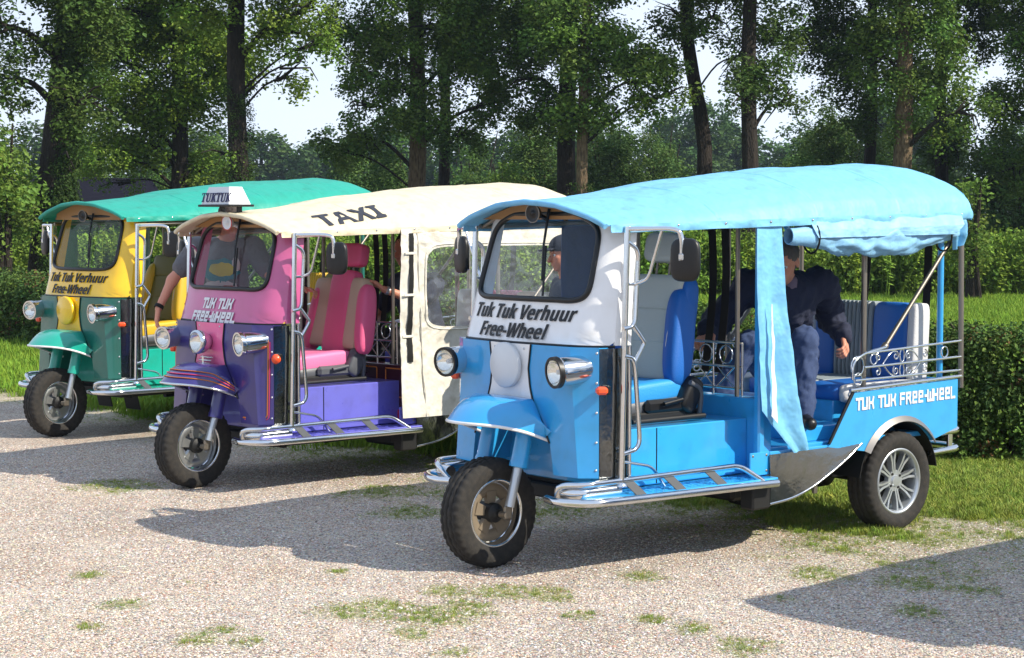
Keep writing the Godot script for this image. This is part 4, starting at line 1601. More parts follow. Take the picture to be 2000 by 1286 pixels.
func cream_curtain(p: Node3D):
	# canvas side with a clear window
	var z0 := 0.665
	var u0 := 1.27
	var u1 := 3.10
	var cx := 2.19
	var cy := 1.38
	var fold := func(u: float, v: float) -> float:
		var d := 0.016 * lump_noise.get_noise_3d(u * 3.0, v * 3.0, 50.0) + 0.012 * lump_noise.get_noise_3d(u * 9.0 + v * 4.0, v * 6.0, 51.0) + 0.005 * lump_noise.get_noise_3d(u * 24.0, v * 18.0, 52.0)
		return z0 + d + 0.015 * exp(-pow((u - 1.33) / 0.05, 2.0)) * sin(v * 5.0) + 0.02 * (1.0 - smoothstep(0.47, 0.9, v))
	var n := 192
	var rows := []
	for k in 17:
		var row := []
		for j in n:
			var a := TAU * j / n
			var o := Vector2(cx + 0.68 * spow(cos(a), 0.25), cy + 0.285 * spow(sin(a), 0.25))
			var d := o - Vector2(cx, cy)
			var m := INF
			if absf(d.x) > 1e-6:
				m = minf(m, ((u1 - cx) if d.x > 0 else (cx - u0)) / absf(d.x))
			if absf(d.y) > 1e-6:
				m = minf(m, ((1.79 - cy) if d.y > 0 else (cy - 0.46)) / absf(d.y))
			var q := o.lerp(Vector2(cx, cy) + d * m, k / 16.0)
			row.append(Vector3(q.x, q.y, fold.call(q.x, q.y)))
		rows.append(row)
	var st := begin()
	sheet(st, rows, 0.003, 1, true)
	var cur := put("side_curtain", st, mats.cream_curtain, p, "cream canvas side curtain with clear window")
	st = begin()
	var pane := []
	for i in 31:
		var row := []
		for j in 81:
			var u := cx + lerpf(-0.70, 0.70, j / 80.0)
			var v := cy + lerpf(-0.30, 0.30, i / 30.0)
			row.append(Vector3(u, v, z0 + 0.004 + (0.035 * lump_noise.get_noise_3d(u * 3.5, v * 4.5, 60.0) + 0.016 * absf(lump_noise.get_noise_3d(u * 9.0, v * 12.0, 61.0))) * lerpf(1.0, 0.35, smoothstep(1.35, 1.6, v))))
		pane.append(row)
	sheet(st, pane, 0.0, 1)
	put("clear_window", st, mats.clear_vinyl, cur)
	st = begin()
	var hem := []
	for j in n + 1:
		var a := TAU * j / n
		var q := Vector2(cx + 0.70 * spow(cos(a), 0.25), cy + 0.305 * spow(sin(a), 0.25))
		hem.append(Vector3(q.x, q.y, fold.call(q.x, q.y) + 0.002))
	tube(st, hem, 0.007, 6, -1.0, false, 0.6)
	put("window_hem", st, mats.cream_curtain, cur)
	st = begin()
	var strip := []
	for i in 25:
		var v := lerpf(1.76, 0.86, i / 24.0)
		strip.append([Vector3(1.335, v, fold.call(1.335, v) + 0.010), Vector3(1.375, v, fold.call(1.375, v) + 0.010)])
	sheet(st, strip, 0.003, 1)
	put("fastening_strip", st, mats.webbing, cur)
	st = begin()
	for v in [1.62, 1.33, 1.04]:
		box(st, Vector3(1.34, v, fold.call(1.34, v) + 0.012), Vector3(0.10, 0.018, 0.006), 0.002)
	put("buckle_strap", st, mats.cream_curtain, cur)
	for u in [1.52]:
		st = begin()
		var line := []
		for i in 22:
			var v := lerpf(1.76, 0.47, i / 21.0)
			line.append(Vector3(u - 0.10 + 0.05 * (1.76 - v), v, fold.call(u, v) + 0.003))
		tube(st, line, 0.006, 6)
		put("stitched_seam", st, mats.cream_curtain, cur)
# ---------------------------------------------------------------- ground
func ground_height(x: float, z: float) -> float:
	var h := 0.012 * lump_noise.get_noise_2d(x * 0.7, z * 0.7)
	return h * (1.0 - smoothstep(25.0, 60.0, -z))

const PATCHES := [[-2.13, -9.16, 0.10], [-0.72, -8.30, 0.20], [-0.58, -8.42, 0.2], [-0.36, -8.22, 0.26], [-0.22, -8.36, 0.2], [-0.30, -8.78, 0.16], [-0.05, -8.70, 0.20], [0.18, -8.66, 0.16], [0.64, -9.1, 0.16], [0.98, -7.62, 0.16], [0.80, -7.95, 0.09], [0.64, -8.12, 0.08], [-1.87, -8.0, 0.08], [-1.26, -7.95, 0.09], [-1.83, -8.48, 0.1], [-1.14, -7.7, 0.1], [-1.36, -7.75, 0.1], [-0.42, -7.86, 0.1], [-0.22, -7.52, 0.12], [-0.63, -11.2, 0.3], [-0.82, -12.05, 0.3], [-0.30, -11.9, 0.3], [0.2, -11.2, 0.5], [-2.65, -12.3, 0.3], [-1.6, -9.0, 0.07], [2.25, -8.84, 0.2], [1.87, -8.3, 0.12], [2.0, -9.0, 0.2], [0.3, -8.2, 0.08], [-0.9, -9.3, 0.06], [1.3, -8.6, 0.07], [1.55, -9.2, 0.2]]

func grassness(x: float, z: float) -> float:
	# 0 on clean gravel, 1 on full turf
	var line := -8.95 if x > 1.7 else (-8.95 - (1.7 - x) * 1.6 if x > 1.0 else -10.13 - (1.0 - x) * 1.22)
	var d := line - z
	var n := 0.75 * lump_noise.get_noise_2d(x * 1.1, z * 1.1 + 40.0) + 0.65 * lump_noise.get_noise_2d(x * 4.0 + 9.0, z * 4.0)
	var g := smoothstep(-0.3, 2.6, d + n * 1.3)
	for p in PATCHES:
		var r: float = Vector2(x - p[0], (z - p[1]) * 0.8).length() / p[2]
		if r < 1.6:
			g = maxf(g, 0.58 * smoothstep(1.2, 0.4, r + n * 0.8))
	return g

func axis_lines(fine_a: float, fine_b: float, step: float, far_a: float, far_b: float) -> PackedFloat32Array:
	var out := PackedFloat32Array()
	var left := []
	var v := fine_a
	var s := step
	while v > far_a:
		s *= 1.35
		v -= s
		left.append(v)
	left.reverse()
	out.append_array(PackedFloat32Array(left))
	v = fine_a
	while v < fine_b:
		out.append(v)
		v += step
	s = step
	while v < far_b:
		out.append(v)
		s *= 1.35
		v += s
	out.append(v)
	return out

func make_ground():
	var xs := axis_lines(-5.2, 4.6, 0.06, -700.0, 700.0)
	var zs := axis_lines(-18.5, -6.6, 0.07, -1500.0, 40.0)
	var nx := xs.size()
	var nz := zs.size()
	var v := PackedVector3Array()
	var c := PackedColorArray()
	var nrm := PackedVector3Array()
	for j in nz:
		for i in nx:
			var x := xs[i]
			var z := zs[j]
			v.append(Vector3(x, ground_height(x, z), z))
			var e := 0.05
			nrm.append(Vector3(ground_height(x - e, z) - ground_height(x + e, z), 2.0 * e, ground_height(x, z - e) - ground_height(x, z + e)).normalized())
			var g := grassness(x, z)
			var t := 0.98 + 0.14 * lump_noise.get_noise_2d(x * 0.9 + 70.0, z * 0.9)
			var rose := clampf(0.5 + 1.2 * lump_noise.get_noise_2d(x * 0.8 - 30.0, z * 0.8), 0.0, 1.0)
			var soil := smoothstep(0.10, 0.45, lump_noise.get_noise_2d(x * 0.45 + 13.0, z * 0.45) + 0.35 * lump_noise.get_noise_2d(x * 2.3, z * 2.3 + 5.0))
			t *= 1.0 - 0.16 * soil
			var stone := Color(1.0, lerpf(0.985, 0.93, rose), lerpf(0.985, 0.885, rose)) * t
			var turf := Color(0.40, 0.52, 0.13) * (1.0 + 0.25 * lump_noise.get_noise_2d(x * 1.7, z * 1.7))
			c.append(stone.lerp(turf, g * 0.92))
	var idx := PackedInt32Array()
	for j in nz - 1:
		for i in nx - 1:
			var a := j * nx + i
			idx.append_array(PackedInt32Array([a, a + 1, a + nx + 1, a, a + nx + 1, a + nx]))
	var arr := []
	arr.resize(Mesh.ARRAY_MAX)
	arr[Mesh.ARRAY_VERTEX] = v
	arr[Mesh.ARRAY_NORMAL] = nrm
	arr[Mesh.ARRAY_COLOR] = c
	arr[Mesh.ARRAY_INDEX] = idx
	var am := ArrayMesh.new()
	am.add_surface_from_arrays(Mesh.PRIMITIVE_TRIANGLES, arr)
	var m := mat("gravel_ground", Color(1, 1, 1), 0.9)
	m.vertex_color_use_as_albedo = true
	var cn := FastNoiseLite.new()
	cn.seed = 3
	cn.noise_type = FastNoiseLite.TYPE_CELLULAR
	cn.cellular_return_type = FastNoiseLite.RETURN_CELL_VALUE
	cn.cellular_jitter = 1.0
	cn.frequency = 0.16
	cn.fractal_type = FastNoiseLite.FRACTAL_NONE
	var ct := NoiseTexture2D.new()
	ct.width = 1024
	ct.height = 1024
	ct.seamless = true
	ct.noise = cn
	var g := Gradient.new()
	g.interpolation_mode = Gradient.GRADIENT_INTERPOLATE_CONSTANT
	g.offsets = PackedFloat32Array([0.0, 0.10, 0.22, 0.34, 0.46, 0.58, 0.68, 0.78, 0.86, 0.93])
	g.colors = PackedColorArray([Color(0.42, 0.40, 0.39), Color(0.68, 0.61, 0.54), Color(0.75, 0.70, 0.64), Color(0.58, 0.57, 0.55), Color(0.80, 0.76, 0.70), Color(0.70, 0.66, 0.61), Color(0.64, 0.50, 0.43), Color(0.86, 0.84, 0.79), Color(0.62, 0.61, 0.59), Color(0.77, 0.71, 0.64)])
	ct.color_ramp = g
	m.albedo_texture = ct
	var hn: FastNoiseLite = cn.duplicate()
	hn.cellular_return_type = FastNoiseLite.RETURN_DISTANCE
	var ht := NoiseTexture2D.new()
	ht.width = 1024
	ht.height = 1024
	ht.seamless = true
	ht.noise = hn
	var hg := Gradient.new()
	hg.offsets = PackedFloat32Array([0.0, 0.35, 1.0])
	hg.colors = PackedColorArray([Color(1, 1, 1), Color(0.8, 0.8, 0.8), Color(0, 0, 0)])
	ht.color_ramp = hg
	m.heightmap_enabled = true
	m.heightmap_texture = ht
	m.heightmap_scale = 0.7
	tri_scale(m, 0.62, true)
	var o := put("ground", am, m)
	tag(o, "pale pinkish gravel yard turning to turf under and behind the rickshaws", "ground", "", "structure")

func leaf_clump(n: int, rad: float, size: float, seed_: int, flat := 0.0) -> ArrayMesh:
	var r := RandomNumberGenerator.new()
	r.seed = seed_
	var v := PackedVector3Array()
	var nn := PackedVector3Array()
	for i in n:
		var p := Vector3(r.randfn(), r.randfn() * (1.0 - flat * 0.6), r.randfn()).normalized() * rad * pow(r.randf(), 0.45)
		var up := (Vector3(r.randfn(), r.randfn(), r.randfn()) * 0.75 + Vector3.UP * (0.7 + flat) + p.normalized() * 0.6).normalized()
		var along := up.cross(Vector3(r.randfn(), r.randfn(), r.randfn())).normalized()
		var side := up.cross(along)
		var s := size * r.randf_range(0.65, 1.25)
		var tip := p + along * s - up * s * 0.18
		var l := p + along * s * 0.45 + side * s * 0.33 + up * s * 0.06
		var rr := p + along * s * 0.45 - side * s * 0.33 + up * s * 0.06
		for q in [[p, tip, l], [p, rr, tip]]:
			var fn: Vector3 = (q[2] - q[0]).cross(q[1] - q[0]).normalized()
			for w in q:
				v.append(w)
				nn.append(fn)
	var arr := []
	arr.resize(Mesh.ARRAY_MAX)
	arr[Mesh.ARRAY_VERTEX] = v
	arr[Mesh.ARRAY_NORMAL] = nn
	var am := ArrayMesh.new()
	am.add_surface_from_arrays(Mesh.PRIMITIVE_TRIANGLES, arr)
	return am

func blade_tuft(n: int, spread: float, height: float, width: float, seed_: int, lean := 0.5) -> ArrayMesh:
	var r := RandomNumberGenerator.new()
	r.seed = seed_
	var v := PackedVector3Array()
	var nn := PackedVector3Array()
	for i in n:
		var a := r.randf() * TAU
		var p := Vector3(cos(a), 0, sin(a)) * spread * sqrt(r.randf())
		var b := r.randf() * TAU
		var out := Vector3(cos(b), 0, sin(b))
		var side := Vector3(-out.z, 0, out.x) * width * 0.5
		var h := height * r.randf_range(0.5, 1.1)
		var m := p + Vector3.UP * h * 0.6 + out * h * lean * 0.3
		var t := p + Vector3.UP * h + out * h * lean * r.randf_range(0.6, 1.2)
		for q in [[p - side, m - side * 0.8, p + side], [p + side, m - side * 0.8, m + side * 0.8], [m - side * 0.8, t, m + side * 0.8]]:
			var fn: Vector3 = (q[2] - q[0]).cross(q[1] - q[0]).normalized()
			for w in q:
				v.append(w)
				nn.append(fn)
	var arr := []
	arr.resize(Mesh.ARRAY_MAX)
	arr[Mesh.ARRAY_VERTEX] = v
	arr[Mesh.ARRAY_NORMAL] = nn
	var am := ArrayMesh.new()
	am.add_surface_from_arrays(Mesh.PRIMITIVE_TRIANGLES, arr)
	return am

func leaf_mat(called: String, back := 0.55) -> StandardMaterial3D:
	var m := mat(called, Color(1, 1, 1), 0.75)
	m.metallic_specular = 0.25
	m.vertex_color_use_as_albedo = true
	m.backlight_enabled = true
	m.backlight = Color(back, back, back)
	return m

func jitter(c: Color, r: RandomNumberGenerator, amount := 0.3) -> Color:
	var k := 1.0 + r.randf_range(-amount, amount)
	return Color(c.r * k * r.randf_range(0.85, 1.2), c.g * k, c.b * k * r.randf_range(0.75, 1.2))

func turned(r: RandomNumberGenerator, s: float, at: Vector3, squash := 1.0) -> Transform3D:
	var b := Basis(Vector3.UP, r.randf() * TAU) * Basis(Vector3.RIGHT, r.randf_range(-0.5, 0.5))
	return Transform3D(b.scaled(Vector3(s, s * squash, s)), at)

func make_ground_cover():
	var r := RandomNumberGenerator.new()
	r.seed = 21
	# loose stones
	var st := begin()
	var pts := []
	for i in 6:
		var a := TAU * i / 6
		pts.append(Vector3(cos(a), 0.1 * sin(i * 2.3), sin(a)) * (0.85 + 0.2 * sin(i * 4.1)))
	for i in 6:
		tri(st, pts[i], pts[(i + 1) % 6], Vector3(0.15, 0.55, -0.1))
		tri(st, pts[(i + 1) % 6], pts[i], Vector3(0, -0.5, 0))
	st.generate_normals()
	var stone := st.commit()
	var palette := [Color(0.54, 0.45, 0.37), Color(0.62, 0.54, 0.45), Color(0.44, 0.40, 0.36), Color(0.66, 0.61, 0.53), Color(0.40, 0.25, 0.19), Color(0.70, 0.68, 0.62), Color(0.22, 0.21, 0.21), Color(0.54, 0.47, 0.40), Color(0.46, 0.44, 0.42)]
	var tr := []
	var cols := []
	var n := 0
	while n < 170000:
		var z := -6.9 - 7.6 * pow(r.randf(), 1.25)
		var half := -z * 0.31
		var x := r.randf_range(-half, half)
		if r.randf() < grassness(x, z) * 0.9:
			n += 1
			continue
		n += 1
		var s := 0.0032 + 0.0046 * pow(r.randf(), 2.2) + (0.006 * r.randf() if r.randf() < 0.02 else 0.0)
		var b := Basis(Vector3.UP, r.randf() * TAU) * Basis(Vector3.RIGHT, r.randf_range(-0.6, 0.6))
		tr.append(Transform3D(b.scaled(Vector3(s * r.randf_range(0.8, 1.4), s, s)), Vector3(x, ground_height(x, z) + s * 0.15, z)))
		cols.append(jitter(palette[r.randi() % palette.size()], r, 0.18))
	var sm := mat("stone", Color(1, 1, 1), 0.85)
	sm.vertex_color_use_as_albedo = true
	var o = scatter("gravel", stone, sm, tr, cols)
	tag(o, "loose pinkish and grey stones scattered over the whole gravel yard", "gravel", "", "stuff")
	# turf and sprouting grass
	var tuft := blade_tuft(16, 0.045, 0.055, 0.006, 4, 0.7)
	tr = []
	cols = []
	for i in 130000:
		var z := -7.2 - 13.0 * r.randf()
		var half := -z * 0.31
		var x := r.randf_range(-half, half)
		var g := grassness(x, z)
		if g < 0.12 or r.randf() > g * g * 0.9 + (0.22 if g < 0.62 else 0.08):
			continue
		var s := r.randf_range(0.45, 1.2) * lerpf(0.16, 0.95, g * g * g)
		tr.append(turned(r, s, Vector3(x, ground_height(x, z), z)))
		cols.append(jitter(Color(0.17, 0.27, 0.035).lerp(Color(0.29, 0.33, 0.08), r.randf()), r, 0.25))
	o = scatter("grass", tuft, leaf_mat("grass_leaf", 0.5), tr, cols)
	tag(o, "short green grass under the rickshaws and sprouting through the gravel", "grass", "", "stuff")
	# longer lawn grass behind, up to the weeds
	var tall := blade_tuft(18, 0.16, 0.12, 0.012, 8, 0.6)
	tr = []
	cols = []
	for i in 60000:
		var z := -14.0 - 28.0 * r.randf()
		var half := -z * 0.30
		var x := r.randf_range(-half, half)
		if grassness(x, z) < 0.7:
			continue
		var s := r.randf_range(0.6, 1.2)
		tr.append(turned(r, s, Vector3(x, ground_height(x, z), z)))
		cols.append(jitter(Color(0.18, 0.30, 0.035), r, 0.2))
	o = scatter("lawn", tall, mats["grass_leaf"], tr, cols)
	tag(o, "sunlit lawn between the clipped hedge and the tall weeds", "grass", "", "stuff")

# ---------------------------------------------------------------- hedge
func make_hedge():
	var r := RandomNumberGenerator.new()
	r.seed = 77
	var line := [Vector3(-11.0, 0, -30.5), Vector3(-7.1, 0, -26.4), Vector3(1.9, 0, -16.2), Vector3(2.75, 0, -14.1), Vector3(3.3, 0, -13.75), Vector3(9.0, 0, -13.4)]
	var t := thing("clipped_hedge", "dark clipped beech hedge running behind all three rickshaws", "hedge", Vector3.ZERO)
	var clump := leaf_clump(46, 0.10, 0.032, 5)
	var tr := []
	var cols := []
	var stems := begin()
	for k in line.size() - 1:
		var a: Vector3 = line[k]
		var b: Vector3 = line[k + 1]
		var length := a.distance_to(b)
		var dir := (b - a).normalized()
		var side := Vector3(-dir.z, 0, dir.x)
		var near := k >= 2
		var count := int(length * (1250 if k >= 3 else (800 if k == 2 else 420)))
		for i in count:
			var u := r.randf() * length
			var y := pow(r.randf(), 0.72) * 0.94
			var off := r.randf_range(-1.0, 1.0)
			off = signf(off) * pow(absf(off), 0.45) * 0.33
			if y > 0.86:
				off = r.randf_range(-0.33, 0.33)
			if y < 0.55 and lump_noise.get_noise_2d(u * 2.6 + k * 9.0, y * 4.0) > 0.02 + y * 0.5:
				continue
			var p := a + dir * u + side * (off + 0.03 * lump_noise.get_noise_2d(u * 2.0, y * 2.0))
			p.y = y + 0.035 * lump_noise.get_noise_2d(u * 1.5, off * 3.0)
			tr.append(turned(r, r.randf_range(0.7, 1.25) * (1.0 if near else 1.5), p))
			var c := Color(0.065, 0.118, 0.030)
			if r.randf() < 0.22:
				c = Color(0.11, 0.18, 0.035)
			elif r.randf() < 0.05:
				c = Color(0.12, 0.075, 0.035)
			cols.append(jitter(c, r, 0.35))
		var m := int(length / 0.22)
		for i in m:
			var p := a + dir * (i + r.randf() * 0.6) * 0.22 + side * r.randf_range(-0.12, 0.12)
			var q := p + Vector3(r.randf_range(-0.12, 0.12), 0.95, r.randf_range(-0.1, 0.1))
			tube(stems, [p, p.lerp(q, 0.5) + Vector3(r.randf_range(-0.05, 0.05), 0, r.randf_range(-0.05, 0.05)), q], 0.018, 5, 0.006)
			for w in 3:
				var s0 := p.lerp(q, r.randf_range(0.2, 0.8))
				rod(stems, s0, s0 + Vector3(r.randf_range(-0.3, 0.3), r.randf_range(0.05, 0.3), r.randf_range(-0.3, 0.3)), 0.005, 4)
	scatter("foliage", clump, leaf_mat("hedge_leaf", 0.35), tr, cols, t)
	var bark := mat("twig", Color(0.20, 0.16, 0.12), 0.85)
	put("stems", stems, bark, t).set_meta("kind", "stuff")

# ---------------------------------------------------------------- trees
const TONES := [Color(0.075, 0.130, 0.030), Color(0.160, 0.260, 0.040), Color(0.120, 0.205, 0.042), Color(0.080, 0.140, 0.033), Color(0.13, 0.215, 0.040), Color(0.090, 0.160, 0.044), Color(0.085, 0.150, 0.040), Color(0.085, 0.150, 0.040)]

func crown_fill(tr: Array, cols: Array, c: Vector3, rad: Vector3, per: float, tone: Color, r: RandomNumberGenerator, size := 1.0, gap := 0.0):
	var count := int(rad.x * rad.y * rad.z * 4.2 * per)
	for i in count:
		var d := Vector3(r.randfn(), r.randfn(), r.randfn()).normalized() * pow(r.randf(), 0.4)
		var p := c + d * rad
		if lump_noise.get_noise_3d(p.x * 0.9, p.y * 1.1, p.z * 0.9) < gap - 0.12:
			continue
		tr.append(turned(r, r.randf_range(0.65, 1.25) * size, p, 0.8))
		cols.append(jitter(tone, r, 0.32))

func trunk_shape(st: SurfaceTool, pts: Array, r0: float, r1: float, n: int, sd: float):
	var rings := []
	var count := pts.size()
	for i in count:
		var k := float(i) / (count - 1)
		var rr := lerpf(r0, r1, k) * (1.0 + 0.35 * exp(-k * 14.0))
		var ring := []
		for j in n:
			var a := TAU * j / n
			var f := 1.0 + 0.10 * lump_noise.get_noise_3d(cos(a) * 2.5, pts[i].y * 0.5, sin(a) * 2.5 + sd) + 0.05 * sin(a * 7.0 + sd + 0.7 * sin(pts[i].y))
			ring.append(pts[i] + Vector3(cos(a), 0, sin(a)) * rr * f)
		rings.append(ring)
	sheet(st, rings, 0.0, 1, true)

func ivy_on(t: Node3D, pts: Array, r0: float, r1: float, top: float, from_a: float, to_a: float, dense: float, r: RandomNumberGenerator):
	var tr := []
	var cols := []
	var n := int(top * dense)
	for i in n:
		var y := top * pow(r.randf(), 1.2)
		var a := r.randf_range(from_a, to_a)
		if lump_noise.get_noise_2d(a * 2.0, y * 1.2) < -0.15 + 0.25 * y / top:
			continue
		var f: float = clampf(y / pts[pts.size() - 1].y, 0.0, 1.0) * (pts.size() - 1)
		var i0 := mini(int(f), pts.size() - 2)
		var c: Vector3 = pts[i0].lerp(pts[i0 + 1], f - i0)
		var rr := lerpf(r0, r1, f / (pts.size() - 1)) * 1.05 + r.randf() * 0.10
		tr.append(turned(r, r.randf_range(0.35, 0.6), Vector3(c.x + cos(a) * rr, y, c.z + sin(a) * rr)))
		cols.append(jitter(Color(0.045, 0.085, 0.02), r, 0.35))
	scatter("ivy", mats["clump"], mats["tree_leaf"], tr, cols, t)

func make_tree(d: Array, r: RandomNumberGenerator, clump: ArrayMesh):
	var t := thing(d[0], d[1], "tree", Vector3(d[2], 0, d[3]))
	var tone: Color = TONES[d[6]]
	var rad: float = d[4]
	var pts := []
	var bendy := 0.2 if d[6] == 3 and d[5] < -0.015 else 0.035
	for i in 15:
		var y := 13.0 * i / 14.0
		pts.append(Vector3(d[5] * y + bendy * sin(y * 0.9 + d[2]), y - 0.1, bendy * cos(y * 0.7 + d[2])))
	var st := begin()
	trunk_shape(st, pts, rad, rad * 0.55, 28, d[2])
	var trunk := put("trunk", st, mats.bark if d[6] != 2 else mats.pale_bark, t)
	# limbs reach to the leaf masses
	st = begin()
	var tr := []
	var cols := []
	for b in d[7]:
		var depth := r.randf_range(-0.5, 1.3)
		var c := Vector3(b[0], b[1], depth)
		var from_y: float = clampf(b[1] - absf(b[0]) * 0.35 - 0.4, 2.6, 11.0)
		var f: float = from_y / 13.0 * 14.0
		var root: Vector3 = pts[mini(int(f), 13)].lerp(pts[mini(int(f) + 1, 14)], f - int(f))
		var mid := root.lerp(c, 0.5) + Vector3(0, 0.25, r.randf_range(-0.2, 0.2))
		tube(st, curve([root, mid, c], 4), rad * (0.28 if b[5] > 0.7 else 0.12), 7, 0.02)
		for k in 5:
			var q := c + Vector3(r.randf_range(-1, 1) * b[3], r.randf_range(-0.9, 0.7) * b[4], r.randf_range(-0.8, 0.8))
			tube(st, [mid.lerp(c, r.randf_range(0.3, 1.0)), c.lerp(q, 0.5) + Vector3(0, 0.08, 0), q], 0.035, 5, 0.008)
		crown_fill(tr, cols, c, Vector3(b[3] * 1.15, b[4] * 1.12, clampf(b[3], 0.5, 1.3)), 29.0 * b[5], tone, r, 1.0, 0.0 if b[5] > 0.7 else 0.10)
	# the rest of the crown above the picture
	crown_fill(tr, cols, Vector3(d[5] * 11.0, 10.6, 0), Vector3(2.9, 2.6, 2.4), 3.0, tone, r, 1.25)
	put("limbs", st, mats.bark, trunk)
	scatter("crown", clump, mats.tree_leaf, tr, cols, t)
	if d[0] == "ivy_tree":
		ivy_on(t, pts, rad, rad * 0.55, 6.5, -0.6, 1.6, 130.0, r)
	elif d[6] == 1 and d[2] > -7.0:
		ivy_on(t, pts, rad, rad * 0.55, 5.0, -2.0, 2.6, 70.0, r)
	elif d[6] == 2 and d[2] < 2.0:
		ivy_on(t, pts, rad, rad * 0.55, 2.6, -0.5, 3.2, 60.0, r)
	return t

func make_bush(d: Array, r: RandomNumberGenerator, clump: ArrayMesh):
	var t := thing("bush", d[0], "bush", Vector3(d[1], 0, d[3]))
	var tr := []
	var cols := []
	var h: float = d[2] + d[5]
	var st := begin()
	for k in 6:
		var q := Vector3(r.randf_range(-0.7, 0.7) * d[4], h * r.randf_range(0.6, 0.95), r.randf_range(-0.6, 0.6))
		tube(st, [Vector3(r.randf_range(-0.2, 0.2), 0, 0), q * Vector3(0.4, 0.5, 0.4), q], 0.09, 6, 0.015)
	put("stems", st, mats.bark, t)
	var tone: Color = TONES[d[6]]
	var lobes := 6
	for k in lobes:
		var a := TAU * k / lobes + r.randf()
		var rr := 0.55 if k > 0 else 0.0
		var c := Vector3(cos(a) * d[4] * rr, lerpf(h * 0.25, h * 0.78, r.randf()) if k > 0 else h * 0.62, sin(a) * 0.8)
		crown_fill(tr, cols, c, Vector3(d[4] * r.randf_range(0.55, 0.75), h * r.randf_range(0.26, 0.36), 1.0), 12.0, tone, r, 1.05, -0.02)
	scatter("crown", clump, mats.tree_leaf, tr, cols, t)

